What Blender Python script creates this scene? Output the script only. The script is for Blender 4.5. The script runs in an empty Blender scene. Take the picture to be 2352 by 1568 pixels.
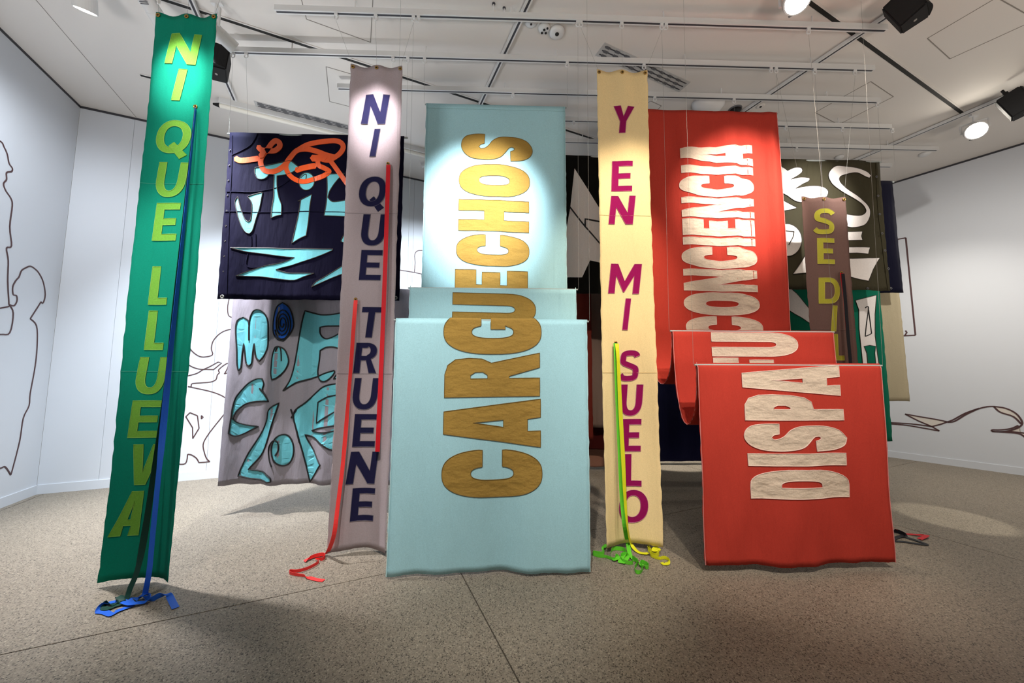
import bpy, bmesh, math, random
from mathutils import Vector, Matrix
random.seed(7)
C = bpy.context.scene.collection
sc = bpy.context.scene
R = math.radians
PI = math.pi

# ------------------------------------------------------------------ camera, world, lamps, exposure
FPX, PITCH, YAW, ROLL, CAMZ = 820.35, 0.08661, 0.02796, 0.00377, 1.5
_fw = Vector((math.sin(YAW)*math.cos(PITCH), math.cos(YAW)*math.cos(PITCH), math.sin(PITCH)))
_r0 = Vector((math.cos(YAW), -math.sin(YAW), 0)); _u0 = _r0.cross(_fw)
_r = _r0*math.cos(ROLL) + _u0*math.sin(ROLL); _u = -_r0*math.sin(ROLL) + _u0*math.cos(ROLL)
cam = bpy.data.cameras.new('camera'); camo = bpy.data.objects.new('camera', cam); C.objects.link(camo)
cam.sensor_fit = 'HORIZONTAL'; cam.sensor_width = 36; cam.lens = 36*FPX/2352; cam.clip_start = .05
M3 = Matrix((_r, _u, -_fw)).transposed()
camo.matrix_world = Matrix.Translation((0, 0, CAMZ)) @ M3.to_4x4()
sc.camera = camo
sc.view_settings.view_transform = 'Standard'; sc.view_settings.look = 'None'
sc.view_settings.gamma = 1; sc.view_settings.use_curve_mapping = False
sc.view_settings.exposure = 0.0

w = bpy.data.worlds.new('gallery_surroundings'); sc.world = w; w.use_nodes = True
w.node_tree.nodes['Background'].inputs[0].default_value = (1.0, .93, .80, 1)
w.node_tree.nodes['Background'].inputs[1].default_value = 0.17

def spot(loc, tgt, watts, deg, blend=.5, col=(1, .93, .84), size=.05):
    l = bpy.data.lights.new('spot_lamp', 'SPOT'); l.energy = watts; l.spot_size = R(deg); l.spot_blend = blend
    l.color = col; l.shadow_soft_size = size
    o = bpy.data.objects.new('spot_lamp', l); C.objects.link(o); o.location = loc
    o.rotation_euler = (Vector(tgt)-Vector(loc)).to_track_quat('-Z', 'Y').to_euler()
    return o
COOL = (.80, .90, 1.0); NEUT = (1, .96, .9); WARM = (1, .86, .68)
# track spots in front of the banners
spot((-.05, 1.0, 4.8), (-.24, 3.64, 3.2), 2000, 31, 1.0, (.95, .98, 1))       # light blue banner
spot((-.3, -.3, 4.8), (-.1, 2.8, .9), 720, 36, .7, NEUT)
spot((-2.5, 1.8, 4.8), (-2.57, 2.72, 3.85), 520, 22, 1.0, (.9, 1, .98))
spot((-2.45, 1.3, 4.8), (-2.6, 2.72, 2.3), 520, 18, 1.0, (.92, 1, .98))        # green strip
spot((-2.2, .4, 4.8), (-2.62, 2.72, 1.4), 230, 40, .9, NEUT)
spot((-1.15, 2.1, 4.8), (-1.18, 3.12, 3.8), 520, 24, 1.0, (1, .95, .98))        # grey strip
spot((-1.0, .4, 4.8), (-1.15, 3.1, 1.3), 190, 36, .9, NEUT)
spot((1.5, 1.0, 4.8), (1.16, 3.12, 2.75), 620, 34, .8, WARM)                  # cream strip
spot((1.2, .2, 4.8), (1.17, 3.1, .9), 330, 32, .9, (1, .92, .8))
spot((2.9, 1.2, 4.8), (2.60, 3.64, 3.45), 1250, 33, 1.0, (1, .9, .8))             # red banner
spot((2.5, -.2, 4.8), (2.35, 2.8, 1.2), 760, 34, .8, (1, .9, .8))
spot((4.2, 1.7, 4.8), (3.75, 4.0, 3.55), 900, 29, 1.0, NEUT)                  # olive banner
spot((-1.9, 1.4, 4.8), (-2.2, 3.7, 2.6), 300, 40, .8, NEUT)                # navy patchwork
# lamps that wash the far walls and floor
spot((-3.0, 3.3, 4.7), (-3.7, 5.4, .8), 1100, 76, .9, COOL)
spot((-.6, 4.4, 4.75), (-1.6, 6.6, 1.2), 800, 90, .9, COOL)
spot((-3.4, 3.0, 4.7), (-2.7, 4.2, 0), 1450, 66, .8, (.96, .96, 1))
spot((2.67, 2.91, 4.72), (4.2, 3.6, 0), 120, 60, .6, WARM)
spot((2.9, 5.65, 4.85), (2.9, 6.35, 0), 1500, 20, .2, (1, .95, .86))
spot((6.6, 4.5, 4.72), (6.2, 5.2, .6), 260, 110, .9, (1, .93, .82))
spot((5.6, 1.9, 4.8), (4.72, 3.75, 0), 620, 9, .12, (1, .95, .82))
spot((-3.9, 2.95, 4.6), (-5.6, 4.3, 2.1), 165, 110, .9, (.86, .92, 1))
spot((5.0, 1.5, 4.8), (7.4, 5.6, 1.4), 480, 80, .9, (1, .95, .88))
# unseen upward fill spots, added to brighten the ceiling
spot((-3.0, -.5, 1.4), (-3.0, 1.9, 5.0), 300, 150, 1, (1, .97, .96), .5)
spot((2.6, -.6, 1.4), (2.6, 2.2, 5.0), 230, 150, 1, (1, .88, .78), .5)
spot((6.5, .6, 1.4), (6.4, 3.2, 5.0), 200, 150, 1, (1, .9, .8), .5)
spot((-2.4, 4.3, 3.4), (-2.5, 4.1, 5.0), 40, 120, 1, (.95, .97, 1), .05)  # extra fill added out of sight behind the navy banner, lifts the ceiling there

# ------------------------------------------------------------------ helpers
def ray(x, y): return _r*((x-1176)/FPX) - _u*((y-784)/FPX) + _fw
def atY(x, y, Y):
    d = ray(x, y); return Vector((0, 0, CAMZ)) + d*(Y/d.y)
def atZ(x, y, Z):
    d = ray(x, y); return Vector((0, 0, CAMZ)) + d*((Z-CAMZ)/d.z)
def atP(x, y, p0, n):
    d = ray(x, y); o = Vector((0, 0, CAMZ)); return o + d*((p0-o).dot(n)/d.dot(n))
def cr(pts, ox, oy, s): return [(ox+px/s, oy+py/s) for px, py in pts]

def hexc(h):
    h = h.lstrip('#'); v = [int(h[i:i+2], 16)/255 for i in (0, 2, 4)]
    return tuple(c/12.92 if c <= .04045 else ((c+.055)/1.055)**2.4 for c in v)+(1,)

def mat(name, col, rough=.6, metal=0, emit=None, estr=0):
    m = bpy.data.materials.new(name); m.use_nodes = True
    b = m.node_tree.nodes['Principled BSDF']
    b.inputs['Base Color'].default_value = hexc(col); b.inputs['Roughness'].default_value = rough
    b.inputs['Metallic'].default_value = metal
    if emit:
        b.inputs['Emission Color'].default_value = hexc(emit); b.inputs['Emission Strength'].default_value = estr
    return m

def cloth_mat(name, col, rough=.9, weave=.5, wrinkle=.35, var=.10, spec=.15, sheen=.0, wsc=(9, 9, 2.2)):
    m = mat(name, col, rough); nt = m.node_tree; b = nt.nodes['Principled BSDF']
    b.inputs['Specular IOR Level'].default_value = spec
    if sheen: b.inputs['Sheen Weight'].default_value = sheen
    tc = nt.nodes.new('ShaderNodeTexCoord')
    mp = nt.nodes.new('ShaderNodeMapping'); mp.inputs['Scale'].default_value = (420, 420, 90)
    n1 = nt.nodes.new('ShaderNodeTexNoise'); n1.inputs['Scale'].default_value = 1; n1.inputs['Detail'].default_value = 1
    mp2 = nt.nodes.new('ShaderNodeMapping'); mp2.inputs['Scale'].default_value = (90, 90, 420)
    n2 = nt.nodes.new('ShaderNodeTexNoise'); n2.inputs['Scale'].default_value = 1; n2.inputs['Detail'].default_value = 1
    mp3 = nt.nodes.new('ShaderNodeMapping'); mp3.inputs['Scale'].default_value = wsc
    n3 = nt.nodes.new('ShaderNodeTexNoise'); n3.inputs['Scale'].default_value = 1; n3.inputs['Detail'].default_value = 3
    for a, c in ((mp, n1), (mp2, n2), (mp3, n3)):
        nt.links.new(tc.outputs['Object'], a.inputs[0]); nt.links.new(a.outputs[0], c.inputs[0])
    ad = nt.nodes.new('ShaderNodeMath'); ad.operation = 'ADD'
    nt.links.new(n1.outputs[0], ad.inputs[0]); nt.links.new(n2.outputs[0], ad.inputs[1])
    mr = nt.nodes.new('ShaderNodeMapRange'); mr.inputs[1].default_value = .6; mr.inputs[2].default_value = 1.4
    mr.inputs[3].default_value = 1-var; mr.inputs[4].default_value = 1+var
    nt.links.new(ad.outputs[0], mr.inputs[0])
    mx = nt.nodes.new('ShaderNodeVectorMath'); mx.operation = 'SCALE'
    mx.inputs[0].default_value = hexc(col)[:3]; nt.links.new(mr.outputs[0], mx.inputs['Scale'])
    nt.links.new(mx.outputs[0], b.inputs['Base Color'])
    b1 = nt.nodes.new('ShaderNodeBump'); b1.inputs['Strength'].default_value = wrinkle; b1.inputs['Distance'].default_value = .03
    nt.links.new(n3.outputs[0], b1.inputs['Height'])
    b2 = nt.nodes.new('ShaderNodeBump'); b2.inputs['Strength'].default_value = weave; b2.inputs['Distance'].default_value = .0012
    nt.links.new(ad.outputs[0], b2.inputs['Height']); nt.links.new(b1.outputs[0], b2.inputs['Normal'])
    nt.links.new(b2.outputs[0], b.inputs['Normal'])
    return m

def link(name, me, m, parent=None):
    if m and not me.materials: me.materials.append(m)
    o = bpy.data.objects.new(name, me); C.objects.link(o)
    if parent is not None:
        o.parent = parent
        if not parent.get('local'):
            p = parent; off = Vector((0, 0, 0))
            while p is not None: off += p.location; p = p.parent
            o.location = -off
    return o
def bm_obj(name, bm, m, parent=None, smooth=False):
    me = bpy.data.meshes.new(name); bm.normal_update(); bm.to_mesh(me); bm.free()
    if smooth:
        for p in me.polygons: p.use_smooth = True
    return link(name, me, m, parent)
def tag(o, label=None, cat=None, group=None, kind=None):
    if label: o['label'] = label
    if cat: o['category'] = cat
    if group: o['group'] = group
    if kind: o['kind'] = kind
    return o
def thing(name, label, cat, loc, group=None, local=False, rot=None):
    o = bpy.data.objects.new(name, None); C.objects.link(o); o.location = loc; o.empty_display_size = .1
    if local: o['local'] = 1
    if rot: o.rotation_euler = rot
    return tag(o, label, cat, group)

def add_box(bm, lo, hi):
    v = [bm.verts.new((x, y, z)) for x in (lo[0], hi[0]) for y in (lo[1], hi[1]) for z in (lo[2], hi[2])]
    for f in ((0, 1, 3, 2), (4, 6, 7, 5), (0, 4, 5, 1), (2, 3, 7, 6), (0, 2, 6, 4), (1, 5, 7, 3)):
        bm.faces.new([v[i] for i in f])
def add_beam(bm, a, b, side, up, w0, w1, h0, h1):
    a = Vector(a); b = Vector(b)
    v = [bm.verts.new(p+side*x+up*z) for p in (a, b) for x in (w0, w1) for z in (h0, h1)]
    for f in ((0, 1, 3, 2), (4, 6, 7, 5), (0, 4, 5, 1), (2, 3, 7, 6), (0, 2, 6, 4), (1, 5, 7, 3)):
        bm.faces.new([v[i] for i in f])
def add_prism(bm, pts, z0, z1):
    a = [bm.verts.new((x, y, z0)) for x, y in pts]; b = [bm.verts.new((x, y, z1)) for x, y in pts]
    n = len(pts); bm.faces.new(a[::-1]); bm.faces.new(b)
    for i in range(n): bm.faces.new((a[i], a[(i+1) % n], b[(i+1) % n], b[i]))
def add_tube(bm, pts, r, n=8, closed=False, cap=True):
    pts = [Vector(p) for p in pts]; N = len(pts); rings = []; ref = None
    for i, p in enumerate(pts):
        if closed: t = pts[(i+1) % N]-pts[i-1]
        else: t = pts[min(i+1, N-1)]-pts[max(i-1, 0)]
        t = t.normalized() if t.length > 1e-9 else Vector((0, 0, 1))
        if ref is None: ref = t.orthogonal().normalized()
        ref = (ref - t*ref.dot(t))
        ref = ref.normalized() if ref.length > 1e-6 else t.orthogonal().normalized()
        bi = t.cross(ref); rr = r[i] if isinstance(r, (list, tuple)) else r
        rings.append([bm.verts.new(p+(ref*math.cos(2*PI*k/n)+bi*math.sin(2*PI*k/n))*rr) for k in range(n)])
    for i in range(N if closed else N-1):
        A, B = rings[i], rings[(i+1) % N]
        for k in range(n): bm.faces.new((A[k], A[(k+1) % n], B[(k+1) % n], B[k]))
    if cap and not closed: bm.faces.new(rings[0][::-1]); bm.faces.new(rings[-1])
def add_lathe(bm, prof, n=20, mtx=None):
    rings = []
    for r, z in prof:
        rings.append([bm.verts.new((r*math.cos(2*PI*k/n), r*math.sin(2*PI*k/n), z)) for k in range(n)])
    for A, B in zip(rings, rings[1:]):
        for k in range(n): bm.faces.new((A[k], A[(k+1) % n], B[(k+1) % n], B[k]))
    bm.faces.new(rings[0][::-1]); bm.faces.new(rings[-1])
    if mtx: bmesh.ops.transform(bm, matrix=mtx, verts=[v for g in rings for v in g])
def catmull(pts, sub=6, closed=False):
    n = len(pts); P = [Vector(p) for p in pts]; out = []
    for i in range(n if closed else n-1):
        if closed: p0, p1, p2, p3 = P[i-1], P[i], P[(i+1) % n], P[(i+2) % n]
        else: p0, p1, p2, p3 = P[max(i-1, 0)], P[i], P[i+1], P[min(i+2, n-1)]
        for k in range(sub):
            t = k/sub
            out.append(.5*((2*p1)+(p2-p0)*t+(2*p0-5*p1+4*p2-p3)*t*t+(-p0+3*p1-3*p2+p3)*t**3))
    if not closed: out.append(P[-1])
    return out
def smooth_loop(pts, ang=58, sub=4):
    """catmull through the points, but vertices that turn sharply stay corners"""
    n = len(pts); P = [Vector(p) for p in pts]; corner = []
    for i in range(n):
        a = P[i]-P[i-1]; b = P[(i+1) % n]-P[i]
        corner.append(a.length > 0 and b.length > 0 and math.degrees(a.angle(b)) > ang)
    out = []
    for i in range(n):
        p1, p2 = P[i], P[(i+1) % n]
        p0 = p1-(p2-p1)*.3 if corner[i] else P[i-1]
        p3 = p2+(p2-p1)*.3 if corner[(i+1) % n] else P[(i+2) % n]
        L = (p2-p1).length
        for k in range(sub):
            t = k/sub; m1 = (p2-p0)*.5; m2 = (p3-p1)*.5
            if m1.length > L: m1 = m1*(L/m1.length)
            if m2.length > L: m2 = m2*(L/m2.length)
            out.append((2*t**3-3*t*t+1)*p1+(t**3-2*t*t+t)*m1+(-2*t**3+3*t*t)*p2+(t**3-t*t)*m2)
    return [(v[0], v[1]) for v in out]

# ------------------------------------------------------------------ materials
white_paint = mat('ceiling_paint', '#DDD8D2', .8)
wall_paint = mat('wall_paint', '#D3D7DD', .75)
metal_white = mat('white_metal', '#DEDEDD', .45)
slot_dark = mat('dark_slot', '#3A3A40', .6)
slot_black = mat('black_slot', '#15130F', .7)
brass = mat('brass', '#A98443', .35, .9)
steel = mat('pale_wire', '#8F8D88', .7)
clear_rod = mat('clear_acrylic_rod', '#A9B0AE', .2)
black_plastic = mat('black_plastic', '#060506', .75)
lamp_glow = mat('lamp_lens_lit', '#FFFFFF', .3, 0, '#FFF6E6', 60)
lamp_off = mat('lamp_lens_unlit_side', '#C9C6C0', .3)
lamp_soft = mat('lamp_lens_side_lit', '#FFFFFF', .3, 0, '#FFF8EC', 6)
line_brown = mat('wall_line_vinyl', '#4E3233', .6)
fill_cream = mat('wall_fill_vinyl', '#DAD3CA', .6)
thin_line = mat('thin_joint', '#8C867F', .8)
grille = mat('grille_grey', '#616164', .6)

def floor_mat():
    m = mat('polished_aggregate_concrete', '#8B8174', .5); nt = m.node_tree; b = nt.nodes['Principled BSDF']
    b.inputs['Specular IOR Level'].default_value = .25
    tc = nt.nodes.new('ShaderNodeTexCoord')
    def vor(scale, lo, hi):
        v = nt.nodes.new('ShaderNodeTexVoronoi'); v.inputs['Scale'].default_value = scale
        nt.links.new(tc.outputs['Object'], v.inputs['Vector'])
        wn = nt.nodes.new('ShaderNodeTexWhiteNoise'); nt.links.new(v.outputs['Color'], wn.inputs['Vector'])
        return v, wn
    v, wn = vor(165, 0, 0)
    cr_ = nt.nodes.new('ShaderNodeValToRGB'); nt.links.new(wn.outputs['Value'], cr_.inputs[0])
    e = cr_.color_ramp.elements; e[0].position = 0; e[0].color = hexc('#453F38'); e[1].position = 1; e[1].color = hexc('#A79C8A')
    for p, c in ((.09, '#544D43'), (.17, '#7C7366'), (.55, '#847A6C'), (.92, '#918778')):
        q = e.new(p); q.color = hexc(c)
    n = nt.nodes.new('ShaderNodeTexNoise'); n.inputs['Scale'].default_value = .9; n.inputs['Detail'].default_value = 4
    nt.links.new(tc.outputs['Object'], n.inputs['Vector'])
    mr = nt.nodes.new('ShaderNodeMapRange'); mr.inputs[3].default_value = .86; mr.inputs[4].default_value = 1.12
    nt.links.new(n.outputs[0], mr.inputs[0])
    mx = nt.nodes.new('ShaderNodeVectorMath'); mx.operation = 'SCALE'
    nt.links.new(cr_.outputs[0], mx.inputs[0]); nt.links.new(mr.outputs[0], mx.inputs['Scale'])
    nt.links.new(mx.outputs[0], b.inputs['Base Color'])
    bp = nt.nodes.new('ShaderNodeBump'); bp.inputs['Strength'].default_value = .12; bp.inputs['Distance'].default_value = .002
    nt.links.new(wn.outputs['Value'], bp.inputs['Height']); nt.links.new(bp.outputs[0], b.inputs['Normal'])
    return m
floor_m = floor_mat()
joint_m = mat('floor_joint', '#4B4339', .9)

# ------------------------------------------------------------------ the room
H = 5.037
Ad = Vector((-.378, .926, 0)); Bd = Vector((.926, .378, 0)); UP = Vector((0, 0, 1))
cornL = Vector((-5.667, 4.658, 0)); cornR = Vector((5.31, 9.14, 0))
Rd = Vector((.537, -.843, 0)).normalized()
leftEnd = cornL - Ad*9.3; rightEnd = cornR + Rd*14.5

def clip(poly, n, d, keep):
    out = []
    for i in range(len(poly)):
        a, b = poly[i], poly[(i+1) % len(poly)]
        da = (a[0]*n[0]+a[1]*n[1]-d)*keep; db = (b[0]*n[0]+b[1]*n[1]-d)*keep
        if da >= 0: out.append(a)
        if (da > 0 and db < 0) or (da < 0 and db > 0):
            t = da/(da-db); out.append((a[0]+(b[0]-a[0])*t, a[1]+(b[1]-a[1])*t))
    return out
room_poly = [(leftEnd.x, leftEnd.y), (rightEnd.x, rightEnd.y), (cornR.x, cornR.y), (cornL.x, cornL.y)]
bm = bmesh.new(); add_prism(bm, room_poly, -.12, -.008)
floor = tag(bm_obj('floor', bm, joint_m), 'polished grey-brown aggregate concrete floor', kind='structure')
nA = (.926, .378); nB = (-.378, .926)
offA = [-99, -3.41, .794, 5.0, 9.2, 99]; offB = [-99, -1.25, 2.95, 7.15, 99]
for i in range(5):
    for j in range(4):
        p = room_poly; g = .004
        p = clip(p, nA, offA[i]+g, 1)
        if len(p) > 2: p = clip(p, nA, offA[i+1]-g, -1)
        if len(p) > 2: p = clip(p, nB, offB[j]+g, 1)
        if len(p) > 2: p = clip(p, nB, offB[j+1]-g, -1)
        if len(p) > 2:
            bm = bmesh.new(); add_prism(bm, p, -.008, 0); bm_obj('floor_slab', bm, floor_m, floor)
bm = bmesh.new(); add_prism(bm, room_poly, H, H+.15)
ceiling = tag(bm_obj('ceiling', bm, white_paint), 'white plaster ceiling with recessed slots and access panels', kind='structure')

def wall(name, label, a, b, inward, joints=()):
    d = (b-a).normalized(); L = (b-a).length
    bm = bmesh.new(); add_beam(bm, a, b, inward, UP, -.16, -.012, -.02, H)
    o = tag(bm_obj(name, bm, thin_line), label, kind='structure')
    js = [0]+list(joints)+[L]
    for s0, s1 in zip(js, js[1:]):
        bm = bmesh.new(); add_beam(bm, a+d*(s0+.0015), a+d*(s1-.0015), inward, UP, -.012, 0, 0, H-.004)
        bm_obj('wall_panel', bm, wall_paint, o)
    bm = bmesh.new(); add_beam(bm, a, b, inward, UP, 0, .012, 0, .11)
    tag(bm_obj(name.replace('wall', 'baseboard'), bm, wall_paint), kind='structure')
    bm = bmesh.new(); add_beam(bm, a, b, inward, UP, 0, .004, H-.03, H)
    bm_obj('shadow_gap', bm, slot_dark, o)
    return o
nBack = Vector((.378, -.926, 0)); nLeft = Vector((.926, .378, 0)); nRight = Vector((-.843, -.537, 0)).normalized()
jx = (atZ(233, 1118, 0)-cornL).dot(Bd)
wall('wall_left', 'pale blue-grey left wall with line drawings', leftEnd, cornL, nLeft)
wall('wall_back', 'white back wall with line drawings', cornL, cornR, nBack, [jx*k for k in (1, 2, 3, 4, 5, 6, 7, 8, 9) if jx*k < 11.5])
wall('wall_right', 'pale grey right wall with line drawings', cornR, rightEnd, nRight)

# wall drawings: flat vinyl lines on the walls
def flat_strip(bm, pts3, n, wdt, thick=.003, off=.001):
    N = len(pts3)
    vs = []
    for i, p in enumerate(pts3):
        t = (pts3[min(i+1, N-1)]-pts3[max(i-1, 0)])
        t = t.normalized() if t.length > 1e-9 else Vector((0, 0, 1))
        s = n.cross(t).normalized()*wdt*.5
        vs.append([bm.verts.new(p+s+n*off), bm.verts.new(p-s+n*off), bm.verts.new(p-s+n*(off+thick)), bm.verts.new(p+s+n*(off+thick))])
    for a, b in zip(vs, vs[1:]):
        for k in range(4): bm.faces.new((a[k], a[(k+1) % 4], b[(k+1) % 4], b[k]))
    bm.faces.new(vs[0][::-1]); bm.faces.new(vs[-1])
def drawing(label, lines, conv, p0, n, wdt=.015, fills=()):
    c = atP(*cr([lines[0][0]], *conv)[0], p0, n)
    t = thing('wall_drawing', label, 'wall drawing', (c.x, c.y, c.z), 'line drawings on the walls')
    for ln in lines:
        P = [atP(x, y, p0, n) for x, y in cr(ln, *conv)]
        P = catmull(P, 4) if len(P) > 3 else P
        bm = bmesh.new(); flat_strip(bm, P, n, wdt); bm_obj('drawn_line', bm, line_brown, t)
    for f in fills:
        P = [atP(x, y, p0, n)+n*.001 for x, y in cr(f, *conv)]
        bm = bmesh.new(); bm.faces.new([bm.verts.new(p) for p in P]); bmesh.ops.triangulate(bm, faces=bm.faces[:])
        tag(bm_obj('filled_shape', bm, fill_cream, t), 'cream filled shape')
    return t
LW = (0, 300, 1.742)
drawing('tall dark outline of a person cut off by the photo edge, on the left wall', [
    [(-60, 20), (0, 42), (15, 65), (28, 95), (35, 130), (48, 150), (45, 163), (25, 168), (25, 195), (13, 212), (22, 240), (42, 270), (48, 300), (38, 385), (45, 460), (25, 470), (32, 520), (30, 600), (35, 695)],
    [(35, 695), (52, 730), (38, 808), (0, 815), (-60, 825)], [(-60, 720), (0, 710), (35, 703)]], LW, cornL, nLeft)
drawing('dark outline of a shorter round-headed figure on the left wall near the corner', [
    [(35, 695), (55, 700), (67, 680), (65, 660), (52, 655), (50, 625), (62, 600), (75, 585), (85, 560), (103, 548), (120, 542), (138, 552), (155, 570), (172, 605), (180, 655), (172, 688), (163, 685)],
    [(163, 685), (142, 718), (120, 752)], [(120, 752), (145, 780), (148, 850), (140, 940), (120, 1050), (115, 1100), (92, 1150), (78, 1240), (50, 1350), (42, 1377)],
    [(42, 1377), (20, 1345), (0, 1350), (-40, 1352)]], LW, cornL, nLeft)
BW = (370, 680, 3.563)
drawing('dark looping outline on the bright back wall right of the green strip banner', [
    [(100, 250), (140, 320), (180, 362), (220, 400), (250, 445), (300, 485), (350, 497), (420, 480), (412, 430), (425, 370), (470, 315), (530, 280), (608, 268), (660, 280)],
    [(608, 268), (575, 420), (550, 570), (518, 635)], [(518, 635), (575, 615), (640, 600)],
    [(215, 555), (260, 580), (320, 597), (380, 598), (430, 600)], [(430, 600), (497, 545), (467, 538)], [(467, 538), (400, 575), (345, 600), (290, 632), (210, 653)], [(210, 653), (215, 555)],
    [(640, 545), (580, 545), (540, 550), (500, 575), (470, 605), (478, 625), (460, 645), (450, 680), (410, 700), (330, 708), (255, 715), (245, 740), (220, 738)],
    [(220, 738), (300, 755), (420, 783), (510, 820), (560, 868), (550, 920), (500, 985), (440, 1060), (380, 1140), (345, 1210), (355, 1280), (375, 1330), (400, 1352)],
    [(400, 1352), (360, 1357), (310, 1360)], [(310, 1360), (290, 1325), (250, 1298), (218, 1292)], [(218, 1292), (200, 1367), (120, 1372), (50, 1378), (-20, 1380)]], BW, cornL, nBack, .013)
drawing('small closed shield shape and tick drawn low on the bright back wall', [
    [(237, 952), (298, 977)], [(298, 977), (311, 1080)], [(311, 1080), (260, 1163)], [(260, 1163), (258, 1075), (203, 985)], [(203, 985), (237, 952)],
    [(330, 975), (345, 990), (330, 1003)], [(330, 1003), (330, 975)]], BW, cornL, nBack, .013)
drawing('short hooked line drawn on the back wall under the navy patchwork banner corner', [
    [(562, -10), (557, 20), (545, 90), (550, 150), (570, 170), (598, 172), (640, 175)]], BW, cornL, nBack, .013)
MW = (880, 300, 2.376)
drawing('thin outline drawn on the back wall in the gap beside the light blue banner', [
    [(40, 750), (90, 760), (170, 773), (215, 783), (300, 800)], [(170, 773), (175, 720), (172, 680), (185, 657), (218, 653), (270, 650)],
    [(60, 930), (85, 915), (100, 898), (108, 915), (120, 895), (135, 912), (128, 935), (140, 930), (170, 940)],
    [(70, 960), (85, 978), (105, 982)], [(105, 982), (88, 990), (85, 1025), (80, 1080)], [(40, 1455), (55, 1440), (70, 1425)]], MW, cornL, nBack, .015)
RW = (1950, 380, 1.669)
p0R = cornR
drawing('upright brown rectangle outline on the right wall beside the beige banner', [
    [(150, 290), (186, 283), (218, 277)], [(218, 277), (236, 460), (255, 650)], [(255, 650), (217, 652), (150, 655)], [(217, 632), (222, 640), (215, 650)]], RW, p0R, nRight, .02)
drawing('long eel-like creature with cream fills drawn low on the right wall', [
    [(215, 952), (270, 962), (330, 972), (378, 982)], [(378, 982), (350, 992), (318, 1000)], [(318, 1000), (265, 978), (215, 952)],
    [(120, 984), (158, 985), (240, 990), (318, 1000)], [(318, 1000), (347, 1017)], [(347, 1017), (280, 1005), (220, 995), (158, 990), (120, 990)],
    [(378, 982), (400, 974), (440, 952), (470, 940), (500, 930)], [(378, 984), (405, 980), (445, 956), (480, 939), (500, 931), (530, 924), (555, 923)],
    [(555, 923), (600, 930), (640, 950), (663, 980), (658, 998), (630, 1012), (590, 1020), (548, 1019)], [(548, 1019), (550, 1013), (580, 1013), (620, 1008), (650, 996)],
    [(555, 923), (580, 945), (630, 962), (660, 990)], [(548, 1019), (600, 1022), (660, 1030), (690, 1060)], [(610, 1018), (671, 1025), (740, 1030)]],
    RW, p0R, nRight, .02, fills=[[(222, 955), (330, 974), (376, 983), (318, 999)], [(557, 924), (600, 930), (640, 950), (661, 980), (630, 961), (582, 944)], [(600, 1020), (640, 1010), (655, 1001), (652, 1014), (671, 1025), (690, 1055), (660, 1028)]])

# ------------------------------------------------------------------ ceiling furniture
def on_ceil(x, y, dz=0): return atZ(x, y, H-dz)
def ceil_strip(name, a, b, wdt, drop, m, parent):
    A = Vector((a.x, a.y, H)); B = Vector((b.x, b.y, H)); d = (B-A).normalized(); s = Vector((d.y, -d.x, 0))
    bm = bmesh.new(); add_beam(bm, A, B, s, UP, -wdt/2, wdt/2, -drop, 0); return bm_obj(name, bm, m, parent)
def along(p, q, d): return p, p+d*(q-p).dot(d)
for k, (p, q) in enumerate((((330, -16), (1372, 326)), ((1850, -2), (2215, 262)), ((322, 172), (420, 200)))):
    a, b = along(on_ceil(*p), on_ceil(*q), Bd)
    ceil_strip('ceiling_slot', a, b, .036, .004, slot_black, ceiling)
    ceil_strip('slot_edge', a-Ad*.026, b-Ad*.026, .016, .006, white_paint, ceiling)
for poly in ([(690, -10), (704, 44), (851, 97), (857, -10)], [(749, 153), (757, 233), (905, 270), (910, 200)],
             [(2130, 88), (2182, 135), (2380, 45), (2290, -6)], [(2000, 187), (2052, 222), (1926, 286), (1872, 258)], [(1495, 232), (1519, 243), (1500, 262), (1460, 250)]):
    P = [on_ceil(x, y) for x, y in poly]
    bm = bmesh.new()
    for i in range(4):
        a = P[i]; b = P[(i+1) % 4]; d = (b-a).normalized(); s = Vector((d.y, -d.x, 0))
        add_beam(bm, Vector((a.x, a.y, H)), Vector((b.x, b.y, H)), s, UP, -.004, .004, -.002, 0)
    bm_obj('access_panel', bm, thin_line, ceiling)
a, b = on_ceil(83, 0), on_ceil(308, 268)
ceil_strip('ceiling_joint', a-Ad*1.5, a+Ad*((b-a).dot(Ad)), .006, .002, thin_line, ceiling)

def channel(name, label, cat, a, b, wdt, hgt, z, group, hooks=(), stems=True):
    A = Vector((a.x, a.y, z)); B = Vector((b.x, b.y, z)); d = (B-A).normalized(); s = Vector((d.y, -d.x, 0))
    t = thing(name, label, cat, tuple((A+B)/2), group)
    bm = bmesh.new()
    add_beam(bm, A, B, s, UP, -wdt/2, wdt/2, hgt*.35, hgt)
    add_beam(bm, A, B, s, UP, -wdt/2, -wdt*.22, 0, hgt*.36); add_beam(bm, A, B, s, UP, wdt*.22, wdt/2, 0, hgt*.36)
    bm_obj(name.split('_')[-1]+'_body', bm, metal_white, t)
    bm = bmesh.new(); add_beam(bm, A+d*.01, B-d*.01, s, UP, -wdt*.215, wdt*.215, hgt*.03, hgt*.345); tag(bm_obj('slot', bm, slot_dark, t), 'dark slot')
    if stems:
        L = (B-A).length; n = max(2, int(L/1.3))
        for i in range(n):
            p = A+d*(L*(i+.5)/n); bm = bmesh.new(); add_tube(bm, [p+UP*hgt, (p.x, p.y, H)], .006, 8); bm_obj('hanger_rod', bm, metal_white, t)
    for p in hooks: rail_hook(t, p.x, p.y, z)
    return t
HOOKS = {}; RAILS = {}
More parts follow.
